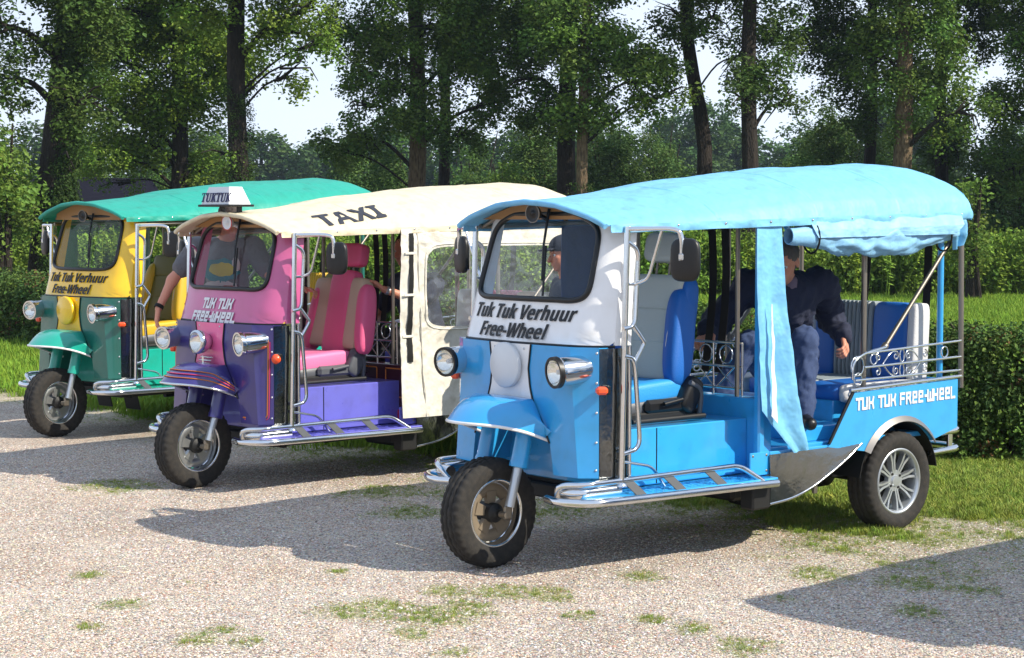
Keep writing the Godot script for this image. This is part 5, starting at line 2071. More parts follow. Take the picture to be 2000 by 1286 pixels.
func make_background():
	var r := RandomNumberGenerator.new()
	r.seed = 99
	var clump := leaf_clump(62, 0.36, 0.105, 12)
	mats["clump"] = clump
	var bark := mat("bark", Color(0.17, 0.14, 0.115), 0.9)
	var bt := ramp_tex(0.02, 4, 41, 512, [0.0, 0.45, 0.7, 1.0], [Color(0.45, 0.42, 0.38), Color(0.85, 0.8, 0.74), Color(1, 1, 0.95), Color(1.0, 0.96, 0.85)])
	bark.albedo_texture = bt
	bark.heightmap_enabled = true
	bark.heightmap_texture = noise_tex(0.03, 4, 42, 512)
	bark.heightmap_scale = 4.0
	bark.uv1_triplanar = true
	bark.uv1_scale = Vector3(1.8, 0.35, 1.8)
	var pale: StandardMaterial3D = bark.duplicate()
	pale.resource_name = "pale_bark"
	pale.albedo_color = Color(0.47, 0.41, 0.33)
	mats["pale_bark"] = pale
	leaf_mat("tree_leaf", 0.7)
	for d in TREES:
		make_tree(d, r, clump)
	for d in BUSHES:
		make_bush(d, r, clump)
	# far wood
	var far_clump := leaf_clump(40, 0.75, 0.42, 13)
	for k in 30:
		var x := -62.0 + k * 4.2 + r.randf_range(-1.0, 1.0)
		var z := -150.0 - r.randf_range(0.0, 25.0)
		var h := 10.3 + 1.5 * sin(k * 1.7) + r.randf_range(-0.8, 0.8)
		if x > 8.0:
			h += 2.2
		var t := thing("far_tree", "hazy round tree of the far wood seen between the trunks", "tree", Vector3(x, 0, z), 0.0, "trees of the far wood")
		var st := begin()
		trunk_shape(st, [Vector3(0, -0.1, 0), Vector3(0, h * 0.4, 0), Vector3(0.1, h * 0.8, 0)], 0.35, 0.12, 8, k)
		put("trunk", st, bark, t)
		var tr := []
		var cols := []
		for q in 7:
			var a := TAU * q / 7.0
			crown_fill(tr, cols, Vector3(cos(a) * 1.7, h * (0.3 + 0.4 * r.randf()), sin(a) * 1.2), Vector3(2.1, h * 0.26, 1.7), 0.62, Color(0.065, 0.125, 0.035), r, 1.1, -0.1)
		crown_fill(tr, cols, Vector3(0, h * 0.72, 0), Vector3(2.2, h * 0.28, 2.0), 0.8, Color(0.065, 0.125, 0.035), r, 1.1, -0.1)
		scatter("crown", far_clump, mats.tree_leaf, tr, cols, t)
	# trees beyond the right edge that keep the right side in shade
	for q in [[18.3, -44.8], [22.0, -45.2], [17.0, -49.5], [25.5, -46.5], [20.5, -51.0], [29.0, -48.0]]:
		var d := ["tree", "tall tree beyond the right edge shading the dark wood", q[0], q[1], 0.28, 0.0, 0, [[-1.0, 5.5, 0, 2.0, 1.6, 0.8], [1.2, 6.0, 0, 2.0, 1.6, 0.8], [0.0, 8.2, 0, 2.8, 1.8, 0.8], [-1.2, 3.4, 0, 1.6, 1.0, 0.8], [1.0, 3.2, 0, 1.6, 1.0, 0.8], [0.0, 10.5, 0, 2.8, 1.6, 0.5]]]
		var t: Node3D = make_tree(d, r, clump)
		t.set_meta("group", "tall trees beyond the right picture edge")
	# weeds between lawn and trees
	var stalk := weed_plant()
	var tr := []
	var cols := []
	for i in 2400:
		var z := -43.0 - 3.4 * r.randf()
		var x := r.randf_range(-15.0, 15.0)
		var s := r.randf_range(0.75, 1.12) * (0.95 + 0.25 * lump_noise.get_noise_2d(x * 0.5, z))
		tr.append(turned(r, s, Vector3(x, 0, z)))
		cols.append(jitter(Color(0.21, 0.34, 0.045), r, 0.3))
	var o = scatter("weeds", stalk, mats.tree_leaf, tr, cols)
	tag(o, "tall sunlit weeds and nettles growing in front of the trees", "weeds", "", "stuff")
	tr = []
	cols = []
	for i in 3600:
		var z := -42.8 - 3.2 * r.randf()
		var x := r.randf_range(-15.0, 15.0)
		var top := 1.25 + 0.5 * lump_noise.get_noise_2d(x * 0.6, z * 0.6 + 8.0)
		tr.append(turned(r, r.randf_range(0.6, 1.1), Vector3(x, top * sqrt(r.randf()), z)))
		cols.append(jitter(Color(0.16, 0.27, 0.042), r, 0.35))
	o = scatter("brambles", clump, mats.tree_leaf, tr, cols)
	tag(o, "bushy sunlit brambles mixed with the tall weeds at the far edge of the lawn", "brambles", "", "stuff")
	# undergrowth below the trees
	tr = []
	cols = []
	for i in 5200:
		var z := -45.5 - 8.0 * r.randf()
		var x := r.randf_range(-18.0, 18.0)
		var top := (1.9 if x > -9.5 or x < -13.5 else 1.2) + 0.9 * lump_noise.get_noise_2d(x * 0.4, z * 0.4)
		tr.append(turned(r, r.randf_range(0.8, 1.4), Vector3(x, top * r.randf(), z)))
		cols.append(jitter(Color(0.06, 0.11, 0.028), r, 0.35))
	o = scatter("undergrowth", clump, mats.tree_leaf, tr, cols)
	tag(o, "dark leafy undergrowth below the row of trees", "undergrowth", "", "stuff")
	make_house()

func weed_plant() -> ArrayMesh:
	var r := RandomNumberGenerator.new()
	r.seed = 31
	var st := begin()
	for s in 4:
		var a := r.randf() * TAU
		var p := Vector3(cos(a), 0, sin(a)) * 0.12
		var q := p + Vector3(r.randf_range(-0.15, 0.15), r.randf_range(1.15, 1.6), r.randf_range(-0.15, 0.15))
		rod(st, p, q, 0.008, 3)
		for k in 16:
			var f := r.randf_range(0.15, 1.0)
			var c := p.lerp(q, f)
			var b := r.randf() * TAU
			var out := Vector3(cos(b), -0.25, sin(b))
			var side := Vector3(-sin(b), 0, cos(b))
			var l := 0.17 * (1.15 - 0.6 * f)
			quad(st, c, c + out * l * 0.5 + side * l * 0.28, c + out * l, c + out * l * 0.5 - side * l * 0.28)
	st.generate_normals()
	return st.commit()

func make_house():
	var t := thing("house", "dark house with black slate gable roof, far left behind the trees", "house", Vector3(-14.15, 0, -61.0), 0.62)
	var wood := mat("tarred_wood", Color(0.08, 0.08, 0.09), 0.8)
	var slate := mat("slate", Color(0.10, 0.10, 0.14), 0.85)
	slate.metallic_specular = 0.15
	var st := begin()
	prism(st, PackedVector2Array([Vector2(-1.0, 0), Vector2(1.0, 0), Vector2(1.0, 2.45), Vector2(0, 3.1), Vector2(-1.0, 2.45)]), Transform3D(Basis(Vector3.UP, PI / 2), Vector3.ZERO), 4.2)
	var wall := put("wall", st, wood, t)
	st = begin()
	for k in 12:
		box(st, Vector3(2.11, 1.3, -0.95 + k * 0.17), Vector3(0.02, 2.5, 0.15), 0.004)
	put("board", st, wood, wall)
	for s in [-1.0, 1.0]:
		st = begin()
		for k in 6:
			var y := 3.16 - 0.13 * k
			var a = s * (0.02 + 0.205 * k)
			var b = s * (0.02 + 0.205 * (k + 1) + 0.03)
			quad(st, Vector3(-2.3, y, a), Vector3(2.3, y, a), Vector3(2.3, y - 0.145, b), Vector3(-2.3, y - 0.145, b))
			quad(st, Vector3(-2.3, y - 0.145, b), Vector3(2.3, y - 0.145, b), Vector3(2.3, y - 0.17, b), Vector3(-2.3, y - 0.17, b))
		put("roof", st, slate, t)
	st = begin()
	tube(st, [Vector3(-2.3, 3.17, 0), Vector3(2.3, 3.17, 0)], 0.05, 8)
	put("ridge", st, slate, t)
const TREES := [
	["ivy_tree", "tall dark tree with ivy wrapped trunk, farthest left of the row", -9.75, -38.0, 0.37, 0.10, 0, [[-0.75, 5.74, 0, 0.69, 1.17, 1], [0.69, 5.85, 0, 1.01, 0.91, 1.0], [0.96, 4.25, 0, 0.64, 0.91, 0.9], [-0.48, 7.23, 0, 1.92, 0.85, 1], [0.53, 3.18, 0, 0.43, 0.43, 0.5], [-0.53, 4.68, 0, 0.69, 0.59, 0.75], [1.12, 5.74, 0, 0.64, 0.64, 0.9]]],
	["tree", "bright green tree spreading low branches above the turquoise roof", -8.54, -47.0, 0.23, 0.00, 1, [[-1.61, 5.88, 0, 1.25, 1.19, 1], [-0.29, 6.68, 0, 1.45, 0.92, 1], [-1.21, 4.37, 0, 1.12, 0.79, 1], [0.11, 4.96, 0, 1.25, 0.92, 1], [1.03, 5.88, 0, 1.19, 1.05, 1], [1.82, 5.42, 0, 0.66, 0.53, 0.8], [-0.29, 8.39, 0, 2.9, 1.05, 1], [-1.48, 3.38, 0, 1.19, 0.55, 0.9], [0.5, 3.05, 0, 0.79, 0.42, 0.8], [-1.67, 2.7, 0, 0.53, 0.24, 0.5], [-0.69, 3.64, 0, 0.79, 0.53, 0.9], [-1.08, 7.07, 0, 1.05, 0.79, 1]]],
	["tree", "tall tree with ivy on a straight trunk left of the open sky", -6.43, -43.0, 0.25, 0.00, 1, [[1.18, 6.32, 0, 1.08, 0.72, 0.9], [1.9, 6.68, 0, 0.66, 0.54, 0.8], [1.48, 5.54, 0, 0.42, 0.54, 0.45], [0.16, 7.71, 0, 2.05, 0.84, 1], [-0.33, 3.37, 0, 0.54, 0.43, 0.6], [-0.57, 6.62, 0, 0.72, 0.6, 0.9], [1.3, 5.18, 0, 0.54, 0.42, 0.5], [2.15, 5.96, 0, 0.48, 0.6, 0.55]]],
	["tree", "tall tree with half lit trunk above the cream roof's middle", -2.49, -48.0, 0.25, 0.00, 2, [[-1.55, 6.64, 0, 0.94, 0.94, 1], [-0.74, 5.43, 0, 1.08, 0.81, 1], [0.47, 6.78, 0, 1.55, 0.94, 1], [0.07, 4.49, 0, 0.94, 0.67, 1], [1.55, 6.11, 0, 1.21, 1.08, 1], [2.02, 4.9, 0, 0.74, 0.81, 0.9], [-1.35, 4.83, 0, 0.48, 0.61, 0.6], [-2.15, 3.68, 0, 0.67, 0.47, 0.7], [-1.48, 4.02, 0, 0.81, 0.54, 0.8], [0.47, 8.66, 0, 3.23, 1.08, 1]]],
	["tree", "slim dark tree just behind the half lit trunk over the cream roof", -1.97, -51.0, 0.17, 0.02, 3, [[0.61, 4.16, 0, 0.86, 0.71, 0.9], [1.54, 7.38, 0, 1.14, 0.86, 1], [0.4, 8.81, 0, 1.72, 1.0, 1]]],
	["tree", "dark broad trunk beside the pale broken trunk behind the blue roof's front", 1.42, -47.0, 0.26, 0.00, 3, [[-0.63, 6.68, 0, 0.92, 1.05, 1], [-1.03, 5.49, 0, 0.66, 0.79, 0.9], [-0.63, 4.57, 0, 0.79, 0.66, 1], [-0.24, 8.39, 0, 2.11, 0.92, 1]]],
	["tree", "pale straight trunk with a long branch sloping down to the right", 1.68, -44.0, 0.15, 0.01, 2, [[-0.2, 6.36, 0, 1.11, 0.99, 1], [0.6, 5.69, 0, 1.23, 0.74, 1], [1.47, 5.19, 0, 0.99, 0.52, 1], [2.17, 4.82, 0, 0.52, 0.35, 0.8], [-0.07, 4.33, 0, 0.86, 0.52, 1], [0.91, 4.39, 0, 0.86, 0.47, 0.9], [0.54, 7.97, 0, 2.22, 0.86, 1]]],
	["tree", "dark bent trunk standing against the open sky at right of centre", 4.71, -46.0, 0.21, -0.02, 3, [[-0.45, 6.7, 0, 0.77, 0.84, 0.8], [0.39, 6.83, 0, 0.77, 0.71, 0.8], [0.45, 8.25, 0, 1.93, 0.77, 1], [0.84, 5.8, 0, 0.58, 0.52, 0.6]]],
	["tree", "straight trunk lit on its right side, next right of the bent dark trunk", 5.70, -44.0, 0.21, 0.00, 3, [[0.47, 6.36, 0, 0.74, 0.86, 0.9], [0.22, 5.25, 0, 0.86, 0.62, 0.9], [0.9, 4.64, 0, 0.56, 0.56, 0.8], [-0.27, 4.64, 0, 0.44, 0.44, 0.7], [-0.02, 7.97, 0, 1.6, 0.86, 1]]],
	["tree", "thin dark trunk behind the highest part of the blue roof", 9.87, -51.0, 0.18, 0.02, 3, [[-1.29, 7.09, 0, 1.0, 1.14, 1], [-0.71, 6.09, 0, 0.86, 1.14, 1], [-0.36, 4.66, 0, 0.57, 0.86, 1], [-0.71, 8.95, 0, 2.14, 1.0, 1]]],
	["tree", "tree with grey green hanging foliage above the blue roof's rear", 9.59, -45.0, 0.25, 0.00, 2, [[0.25, 6.47, 0, 1.26, 0.88, 1], [0.88, 5.33, 0, 0.88, 0.88, 1], [0.0, 4.83, 0, 0.76, 0.76, 1], [-0.57, 5.84, 0, 0.76, 0.76, 1], [1.39, 4.45, 0, 0.5, 0.63, 0.9], [0.32, 3.92, 0, 0.63, 0.45, 0.8], [0.5, 8.11, 0, 2.52, 0.88, 1]]],
	["tree", "dark trunk in the shade right of the hanging grey green foliage", 12.22, -52.0, 0.20, -0.01, 3, [[0.9, 7.19, 0, 0.87, 1.02, 1], [0.39, 3.99, 0, 0.87, 0.73, 1], [0.61, 8.94, 0, 1.75, 1.02, 1]]],
	["tree", "green tree cut by the right edge of the picture", 13.86, -48.0, 0.25, 0.00, 2, [[-0.61, 6.78, 0, 0.81, 1.35, 1], [-0.83, 4.76, 0, 0.74, 0.94, 1], [-0.61, 3.28, 0, 0.67, 0.94, 1], [-0.54, 2.2, 0, 0.61, 0.54, 0.9], [0.4, 7.59, 0, 1.88, 2.15, 1]]],
]
const BUSHES := [
	["lime green young tree at the left edge of the picture", -10.25, 3.25, -37.0, 0.62, 0.99, 4],
	["blue green bush tree left of the dark roofed house", -16.65, 4.02, -72.0, 1.41, 2.02, 5],
	["dull green bush directly behind the dark roofed house", -12.95, 3.28, -66.0, 1.48, 1.11, 5],
	["dark bush between the bright green tree and the ivy trunk", -9.99, 3.54, -62.0, 0.87, 1.30, 6],
	["rounded bush below the open sky, behind the turquoise roof's rear end", -5.04, 3.10, -58.0, 1.14, 1.30, 5],
	["dark bush left of the half lit trunk", -3.63, 3.09, -54.0, 0.83, 0.91, 6],
	["hazy bush tree between the slim dark trunk and the broad dark trunk", -1.35, 3.59, -64.0, 1.26, 1.61, 5],
	["light green bush behind the rear end of the cream roof", -0.15, 3.03, -55.0, 0.85, 0.77, 4],
	["dark bush tree left of the broad dark trunk", 0.76, 3.65, -60.0, 1.01, 1.68, 6],
	["dark bush tree right of the pale broken trunk", 3.25, 3.59, -58.0, 1.14, 1.63, 6],
	["mid green bush tree left of the bent dark trunk", 5.37, 3.74, -66.0, 1.11, 1.94, 5],
	["dark bush tree right of the lit straight trunk", 9.42, 3.48, -60.0, 1.18, 1.43, 6],
	["dense leafy tree below the thin dark trunk", 10.07, 3.88, -57.0, 1.28, 1.76, 7],
	["dense bush under the hanging grey green foliage", 11.30, 3.06, -56.0, 1.26, 1.41, 7],
	["dense bush behind the rear corner of the blue roof", 12.64, 2.73, -55.0, 1.08, 1.39, 7],
	["lit yellow green bush right beside the blue roof's rear end", 10.09, 2.19, -40.0, 0.29, 0.62, 4],
	["dense bush tree at the right edge behind the lit bush", 13.46, 2.92, -50.0, 1.12, 1.54, 7],
	["dark bush at the foot of the ivy trunk", -14.14, 2.24, -52.0, 0.73, 0.87, 6],
]
# ---------------------------------------------------------------- people
# Bodies are distance fields joined with a smooth minimum and meshed as surface nets.
func cap(a: Vector3, b: Vector3, ra: float, rb: float) -> Array:
	return ["c", a, b, ra, rb]

func ell(c: Vector3, rad: Vector3, b := Basis()) -> Array:
	return ["e", c, rad, b.inverse()]

func cut(c: Vector3, rad: Vector3, b := Basis()) -> Array:
	return ["s", c, rad, b.inverse()]

func prim_dist(p: Array, q: Vector3) -> float:
	if p[0] == "c":
		var a: Vector3 = p[1]
		var ab: Vector3 = p[2] - a
		var t := clampf((q - a).dot(ab) / maxf(ab.length_squared(), 1e-9), 0.0, 1.0)
		return (q - a - ab * t).length() - lerpf(p[3], p[4], t)
	var rad: Vector3 = p[2]
	var l: Vector3 = p[3] * (q - p[1])
	var k0 := (l / rad).length()
	var k1 := (l / (rad * rad)).length()
	return k0 * (k0 - 1.0) / maxf(k1, 1e-6)

func nets(st: SurfaceTool, prims: Array, cell: float, k: float, wrinkle := 0.0, freq := 8.0):
	var lo := Vector3(INF, INF, INF)
	var hi := -lo
	for p in prims:
		if p[0] == "c":
			for e in [[p[1], p[3]], [p[2], p[4]]]:
				lo = lo.min(e[0] - Vector3.ONE * e[1])
				hi = hi.max(e[0] + Vector3.ONE * e[1])
		elif p[0] == "e":
			var m: float = maxf(p[2].x, maxf(p[2].y, p[2].z))
			lo = lo.min(p[1] - Vector3.ONE * m)
			hi = hi.max(p[1] + Vector3.ONE * m)
	lo -= Vector3.ONE * (cell * 3.0 + k)
	hi += Vector3.ONE * (cell * 3.0 + k)
	var nx := int((hi.x - lo.x) / cell) + 2
	var ny := int((hi.y - lo.y) / cell) + 2
	var nz := int((hi.z - lo.z) / cell) + 2
	var f := PackedFloat32Array()
	f.resize(nx * ny * nz)
	f.fill(1.0)
	for p in prims:
		var a: Vector3
		var b: Vector3
		var m := cell * 2.5 + k
		if p[0] == "c":
			var r: float = maxf(p[3], p[4])
			a = p[1].min(p[2]) - Vector3.ONE * (r + m)
			b = p[1].max(p[2]) + Vector3.ONE * (r + m)
		else:
			var r: float = maxf(p[2].x, maxf(p[2].y, p[2].z))
			a = p[1] - Vector3.ONE * (r + m)
			b = p[1] + Vector3.ONE * (r + m)
		var i0 := Vector3i(((a - lo) / cell).floor()).clamp(Vector3i.ZERO, Vector3i(nx - 1, ny - 1, nz - 1))
		var i1 := Vector3i(((b - lo) / cell).ceil()).clamp(Vector3i.ZERO, Vector3i(nx - 1, ny - 1, nz - 1))
		var sub: bool = p[0] == "s"
		for z in range(i0.z, i1.z + 1):
			for y in range(i0.y, i1.y + 1):
				var at := (z * ny + y) * nx
				for x in range(i0.x, i1.x + 1):
					var d := prim_dist(p, lo + Vector3(x, y, z) * cell)
					var o := f[at + x]
					if sub:
						var hh := clampf(0.5 - 0.5 * (o + d) / 0.012, 0.0, 1.0)
						f[at + x] = lerpf(o, -d, hh) + 0.012 * hh * (1.0 - hh)
					elif o >= 1.0:
						f[at + x] = d
					else:
						var h := clampf(0.5 + 0.5 * (o - d) / k, 0.0, 1.0)
						f[at + x] = lerpf(o, d, h) - k * h * (1.0 - h)
	var id := PackedInt32Array()
	id.resize(nx * ny * nz)
	id.fill(-1)
	var verts := PackedVector3Array()
	for z in nz - 1:
		for y in ny - 1:
			var at := (z * ny + y) * nx
			for x in nx - 1:
				var i := at + x
				var v0 := f[i]
				if v0 > cell * 3.0 or v0 < -cell * 3.0:
					continue
				var c := [v0, f[i + 1], f[i + nx], f[i + nx + 1], f[i + nx * ny], f[i + nx * ny + 1], f[i + nx * ny + nx], f[i + nx * ny + nx + 1]]
				var neg := 0
				for q in c:
					if q < 0.0:
						neg += 1
				if neg == 0 or neg == 8:
					continue
				var sum := Vector3.ZERO
				var n := 0
				for e in EDGES:
					var da: float = c[e[0]]
					var db: float = c[e[1]]
					if (da < 0.0) != (db < 0.0):
						var t := da / (da - db)
						sum += Vector3(lerpf(e[0] & 1, e[1] & 1, t), lerpf((e[0] >> 1) & 1, (e[1] >> 1) & 1, t), lerpf(e[0] >> 2, e[1] >> 2, t))
						n += 1
				id[i] = verts.size()
				var w := lo + (Vector3(x, y, z) + sum / n) * cell
				if wrinkle > 0.0:
					var g := Vector3(c[1] - c[0], c[2] - c[0], c[4] - c[0]).normalized()
					w += g * wrinkle * (lump_noise.get_noise_3d(w.x * freq, w.y * freq * 0.6, w.z * freq) + 0.5 * lump_noise.get_noise_3d(w.x * freq * 2.6, w.y * freq * 2.6, w.z * freq * 2.6))
				verts.append(w)
	var step := [1, nx, nx * ny]
	for z in range(1, nz - 1):
		for y in range(1, ny - 1):
			for x in range(1, nx - 1):
				var i := (z * ny + y) * nx + x
				if absf(f[i]) > cell * 3.0:
					continue
				for ax in 3:
					var j: int = i + step[ax]
					if (f[i] < 0.0) == (f[j] < 0.0):
						continue
					var s1: int = step[(ax + 1) % 3]
					var s2: int = step[(ax + 2) % 3]
					var q := [id[i], id[i - s1], id[i - s1 - s2], id[i - s2]]
					if q[0] < 0 or q[1] < 0 or q[2] < 0 or q[3] < 0:
						continue
					if f[i] < 0.0:
						quad(st, verts[q[0]], verts[q[3]], verts[q[2]], verts[q[1]], 1)
					else:
						quad(st, verts[q[0]], verts[q[1]], verts[q[2]], verts[q[3]], 1)

const EDGES := [[0, 1], [2, 3], [4, 5], [6, 7], [0, 2], [1, 3], [4, 6], [5, 7], [0, 4], [1, 5], [2, 6], [3, 7]]

# palm, four fingers of different length and a thumb that leaves the side of the palm
func hand(wrist: Vector3, ahead: Vector3, palm: Vector3, thumb_side: float, curl: float) -> Array:
	var fw := ahead.normalized()
	var pn := (palm - fw * palm.dot(fw)).normalized()
	var sd := fw.cross(pn) * thumb_side
	var out := []
	for k in 3:
		var s := sd * (0.024 - 0.024 * k)
		out.append(cap(wrist + s * 0.6, wrist + fw * 0.078 + s, 0.017, 0.014))
	var lens := [0.068, 0.076, 0.070, 0.056]
	for k in 4:
		var p := wrist + fw * 0.085 + sd * (0.030 - 0.0195 * k)
		var dir := (fw + sd * (0.06 - 0.04 * k)).normalized()
		var a := 0.0
		for seg in 3:
			var len: float = lens[k] * [0.46, 0.30, 0.26][seg]
			a += curl * [0.55, 0.75, 0.5][seg]
			var q := p + (dir * cos(a) + pn * sin(a)) * len
			out.append(cap(p, q, 0.0092 - 0.0006 * seg, 0.0086 - 0.0008 * seg))
			p = q
	var t0 := wrist + fw * 0.025 + sd * 0.030
	var t1 := t0 + (fw * 0.6 + sd * 0.75 + pn * 0.25).normalized() * 0.040
	var t2 := t1 + (fw * 0.85 + sd * 0.25 + pn * (0.2 + 0.4 * curl)).normalized() * 0.032
	out.append(cap(t0, t1, 0.0135, 0.0105))
	out.append(cap(t1, t2, 0.0105, 0.009))
	return out

func head_prims(c: Vector3, look: Vector3, up: Vector3) -> Array:
	var z := look.normalized()
	var x := up.cross(z).normalized()
	var y := z.cross(x)
	var b := Basis(x, y, z)
	var out := [
		ell(c + b * Vector3(0, 0.030, -0.012), Vector3(0.076, 0.090, 0.096), b),
		ell(c + b * Vector3(0, -0.035, 0.028), Vector3(0.060, 0.078, 0.062), b),
		ell(c + b * Vector3(0, -0.088, 0.058), Vector3(0.028, 0.020, 0.022), b),
		cap(c + b * Vector3(0, 0.012, 0.086), c + b * Vector3(0, -0.028, 0.108), 0.008, 0.014),
		cap(c + b * Vector3(-0.035, 0.028, 0.074), c + b * Vector3(0.035, 0.028, 0.074), 0.012, 0.012),
		cap(c + b * Vector3(-0.018, -0.060, 0.084), c + b * Vector3(0.018, -0.060, 0.084), 0.008, 0.008),
		cap(c + b * Vector3(-0.042, -0.012, 0.062), c + b * Vector3(-0.030, -0.035, 0.068), 0.018, 0.016),
		cap(c + b * Vector3(0.042, -0.012, 0.062), c + b * Vector3(0.030, -0.035, 0.068), 0.018, 0.016)]
	for s in [-1.0, 1.0]:
		out.append(ell(c + b * Vector3(0.080 * s, -0.005, -0.010), Vector3(0.010, 0.032, 0.018), b))
		out.append(cut(c + b * Vector3(0.032 * s, 0.008, 0.092), Vector3(0.014, 0.009, 0.012), b))
	out.append(cut(c + b * Vector3(0, -0.060, 0.096), Vector3(0.022, 0.003, 0.01), b))
	return out

func person(label: String, at: Vector3, turn: float, j: Dictionary, look: Dictionary) -> Node3D:
	var t := thing("person", label, "person", at, turn)
	var skin: Material = mats[look.skin]
	var limbs := []
	limbs.append(cap(j.chest + Vector3(0, 0.01, 0), j.head + Vector3(0, -0.06, 0), 0.062, 0.052))
	limbs.append(cap(j.pelvis, j.chest + Vector3(0, -0.10, 0), 0.115, 0.125))
	for s in ["L", "R"]:
		limbs.append(cap(j["sh" + s], j.chest, 0.055, 0.07))
		limbs.append(cap(j["sh" + s], j["el" + s], 0.048, 0.038))
		limbs.append(cap(j["el" + s], j["wr" + s], 0.039, 0.026))
		limbs.append(cap(j["hip" + s], j["kn" + s], 0.075, 0.05))
		limbs.append(cap(j["kn" + s], j["an" + s], 0.05, 0.034))
		limbs.append(cap(j["an" + s] + Vector3(0, -0.035, 0), j["an" + s] + (j.facing * 0.14 + Vector3(0, -0.066, 0)), 0.032, 0.022))
	limbs.append(ell(j.head, Vector3(0.066, 0.08, 0.07)))
	var st := begin()
	nets(st, limbs, 0.014, 0.03)
	nets(st, head_prims(j.head, j.look, j.get("up", Vector3.UP)), 0.005, 0.014)
	for s in ["L", "R"]:
		if j.has("hand" + s):
			var h: Array = j["hand" + s]
			nets(st, hand(j["wr" + s], h[0], h[1], h[2], h[3]), 0.004, 0.006)
	put("body", st, skin, t)
	var ez: Vector3 = j.look.normalized()
	var ex: Vector3 = j.get("up", Vector3.UP).cross(ez).normalized()
	var eb := Basis(ex, ez.cross(ex), ez)
	for s in [-1.0, 1.0]:
		st = begin()
		cushion(st, j.head + eb * Vector3(0.032 * s, 0.008, 0.074), Vector3(0.013, 0.010, 0.011), eb, 1.0, 1.0, 8, 10)
		var eye := put("eye", st, mats.seat_white, t)
		st = begin()
		cushion(st, j.head + eb * Vector3(0.032 * s, 0.008, 0.0825), Vector3(0.006, 0.006, 0.004), eb, 1.0, 1.0, 6, 8)
		put("iris", st, mats.hair_brown, eye)
	# upper garment
	st = begin()
	var thick: float = look.get("bulk", 0.02)
	var top := [cap(j.pelvis + Vector3(0, 0.06, 0), j.chest + Vector3(0, -0.12, 0), 0.13 + thick, 0.135 + thick)]
	for s in ["L", "R"]:
		top.append(cap(j["sh" + s], j.chest + Vector3(0, -0.06, 0), 0.062 + thick, 0.10 + thick))
		if look.sleeve > 0.5:
			top.append(cap(j["sh" + s], j["el" + s], 0.056 + thick, 0.046 + thick))
			top.append(cap(j["el" + s], j["el" + s].lerp(j["wr" + s], 0.92), 0.046 + thick, 0.034 + thick))
		else:
			top.append(cap(j["sh" + s], j["sh" + s].lerp(j["el" + s], 0.62), 0.056 + thick, 0.056 + thick))
	nets(st, top, 0.016, 0.05, look.get("wrinkle", 0.012), 7.0)
	put(look.top_name, st, mats[look.top], t)
	# trousers and shoes
	st = begin()
	var low := [ell(j.pelvis, Vector3(0.165, 0.12, 0.13))]
	for s in ["L", "R"]:
		low.append(cap(j["hip" + s], j["kn" + s], 0.095, 0.068))
		low.append(cap(j["kn" + s], j["an" + s] + Vector3(0, -0.035, 0), 0.070, 0.062))
	nets(st, low, 0.014, 0.03, 0.020, 9.0)
	put("trousers", st, mats[look.low], t)
	for s in ["L", "R"]:
		st = begin()
		var a: Vector3 = j["an" + s]
		nets(st, [cap(a, a + Vector3(0, -0.05, 0), 0.046, 0.045), cap(a + Vector3(0, -0.055, 0) - j.facing * 0.03, a + Vector3(0, -0.062, 0) + j.facing * 0.17, 0.042, 0.036)], 0.010, 0.03)
		put("shoe", st, mats.shoe_black, t)
	# hair
	var z: Vector3 = j.look.normalized()
	var x: Vector3 = j.get("up", Vector3.UP).cross(z).normalized()
	var b := Basis(x, z.cross(x), z)
	st = begin()
	nets(st, [ell(j.head + b * Vector3(0, 0.042, -0.022), Vector3(0.084, 0.090, 0.098), b), ell(j.head + b * Vector3(0, -0.02, -0.055), Vector3(0.072, 0.07, 0.055), b), cut(j.head + b * Vector3(0, -0.045, 0.085), Vector3(0.10, 0.105, 0.095), b)], 0.007, 0.02, 0.006, 40.0)
	put("hair", st, mats[look.hair], t)
	if look.has("cap"):
		st = begin()
		nets(st, [ell(j.head + b * Vector3(0, 0.060, -0.012), Vector3(0.090, 0.082, 0.106), b), cut(j.head + b * Vector3(0, -0.02, 0), Vector3(0.13, 0.06, 0.14), b)], 0.007, 0.01)
		nets(st, [ell(j.head + b * Vector3(0, 0.052, 0.115), Vector3(0.068, 0.010, 0.062), b)], 0.006, 0.01)
		put("cap", st, mats[look.cap], t)
	return t

func cloth(called: String, c: Color, texture_scale := 6.0) -> StandardMaterial3D:
	var m := mat(called, c, 0.85)
	m.albedo_texture = mats["stain"]
	m.heightmap_enabled = true
	m.heightmap_texture = mats["fine"]
	m.heightmap_scale = 0.2
	tri_scale(m, texture_scale)
	m.rim_enabled = true
	m.rim = 0.2
	return m

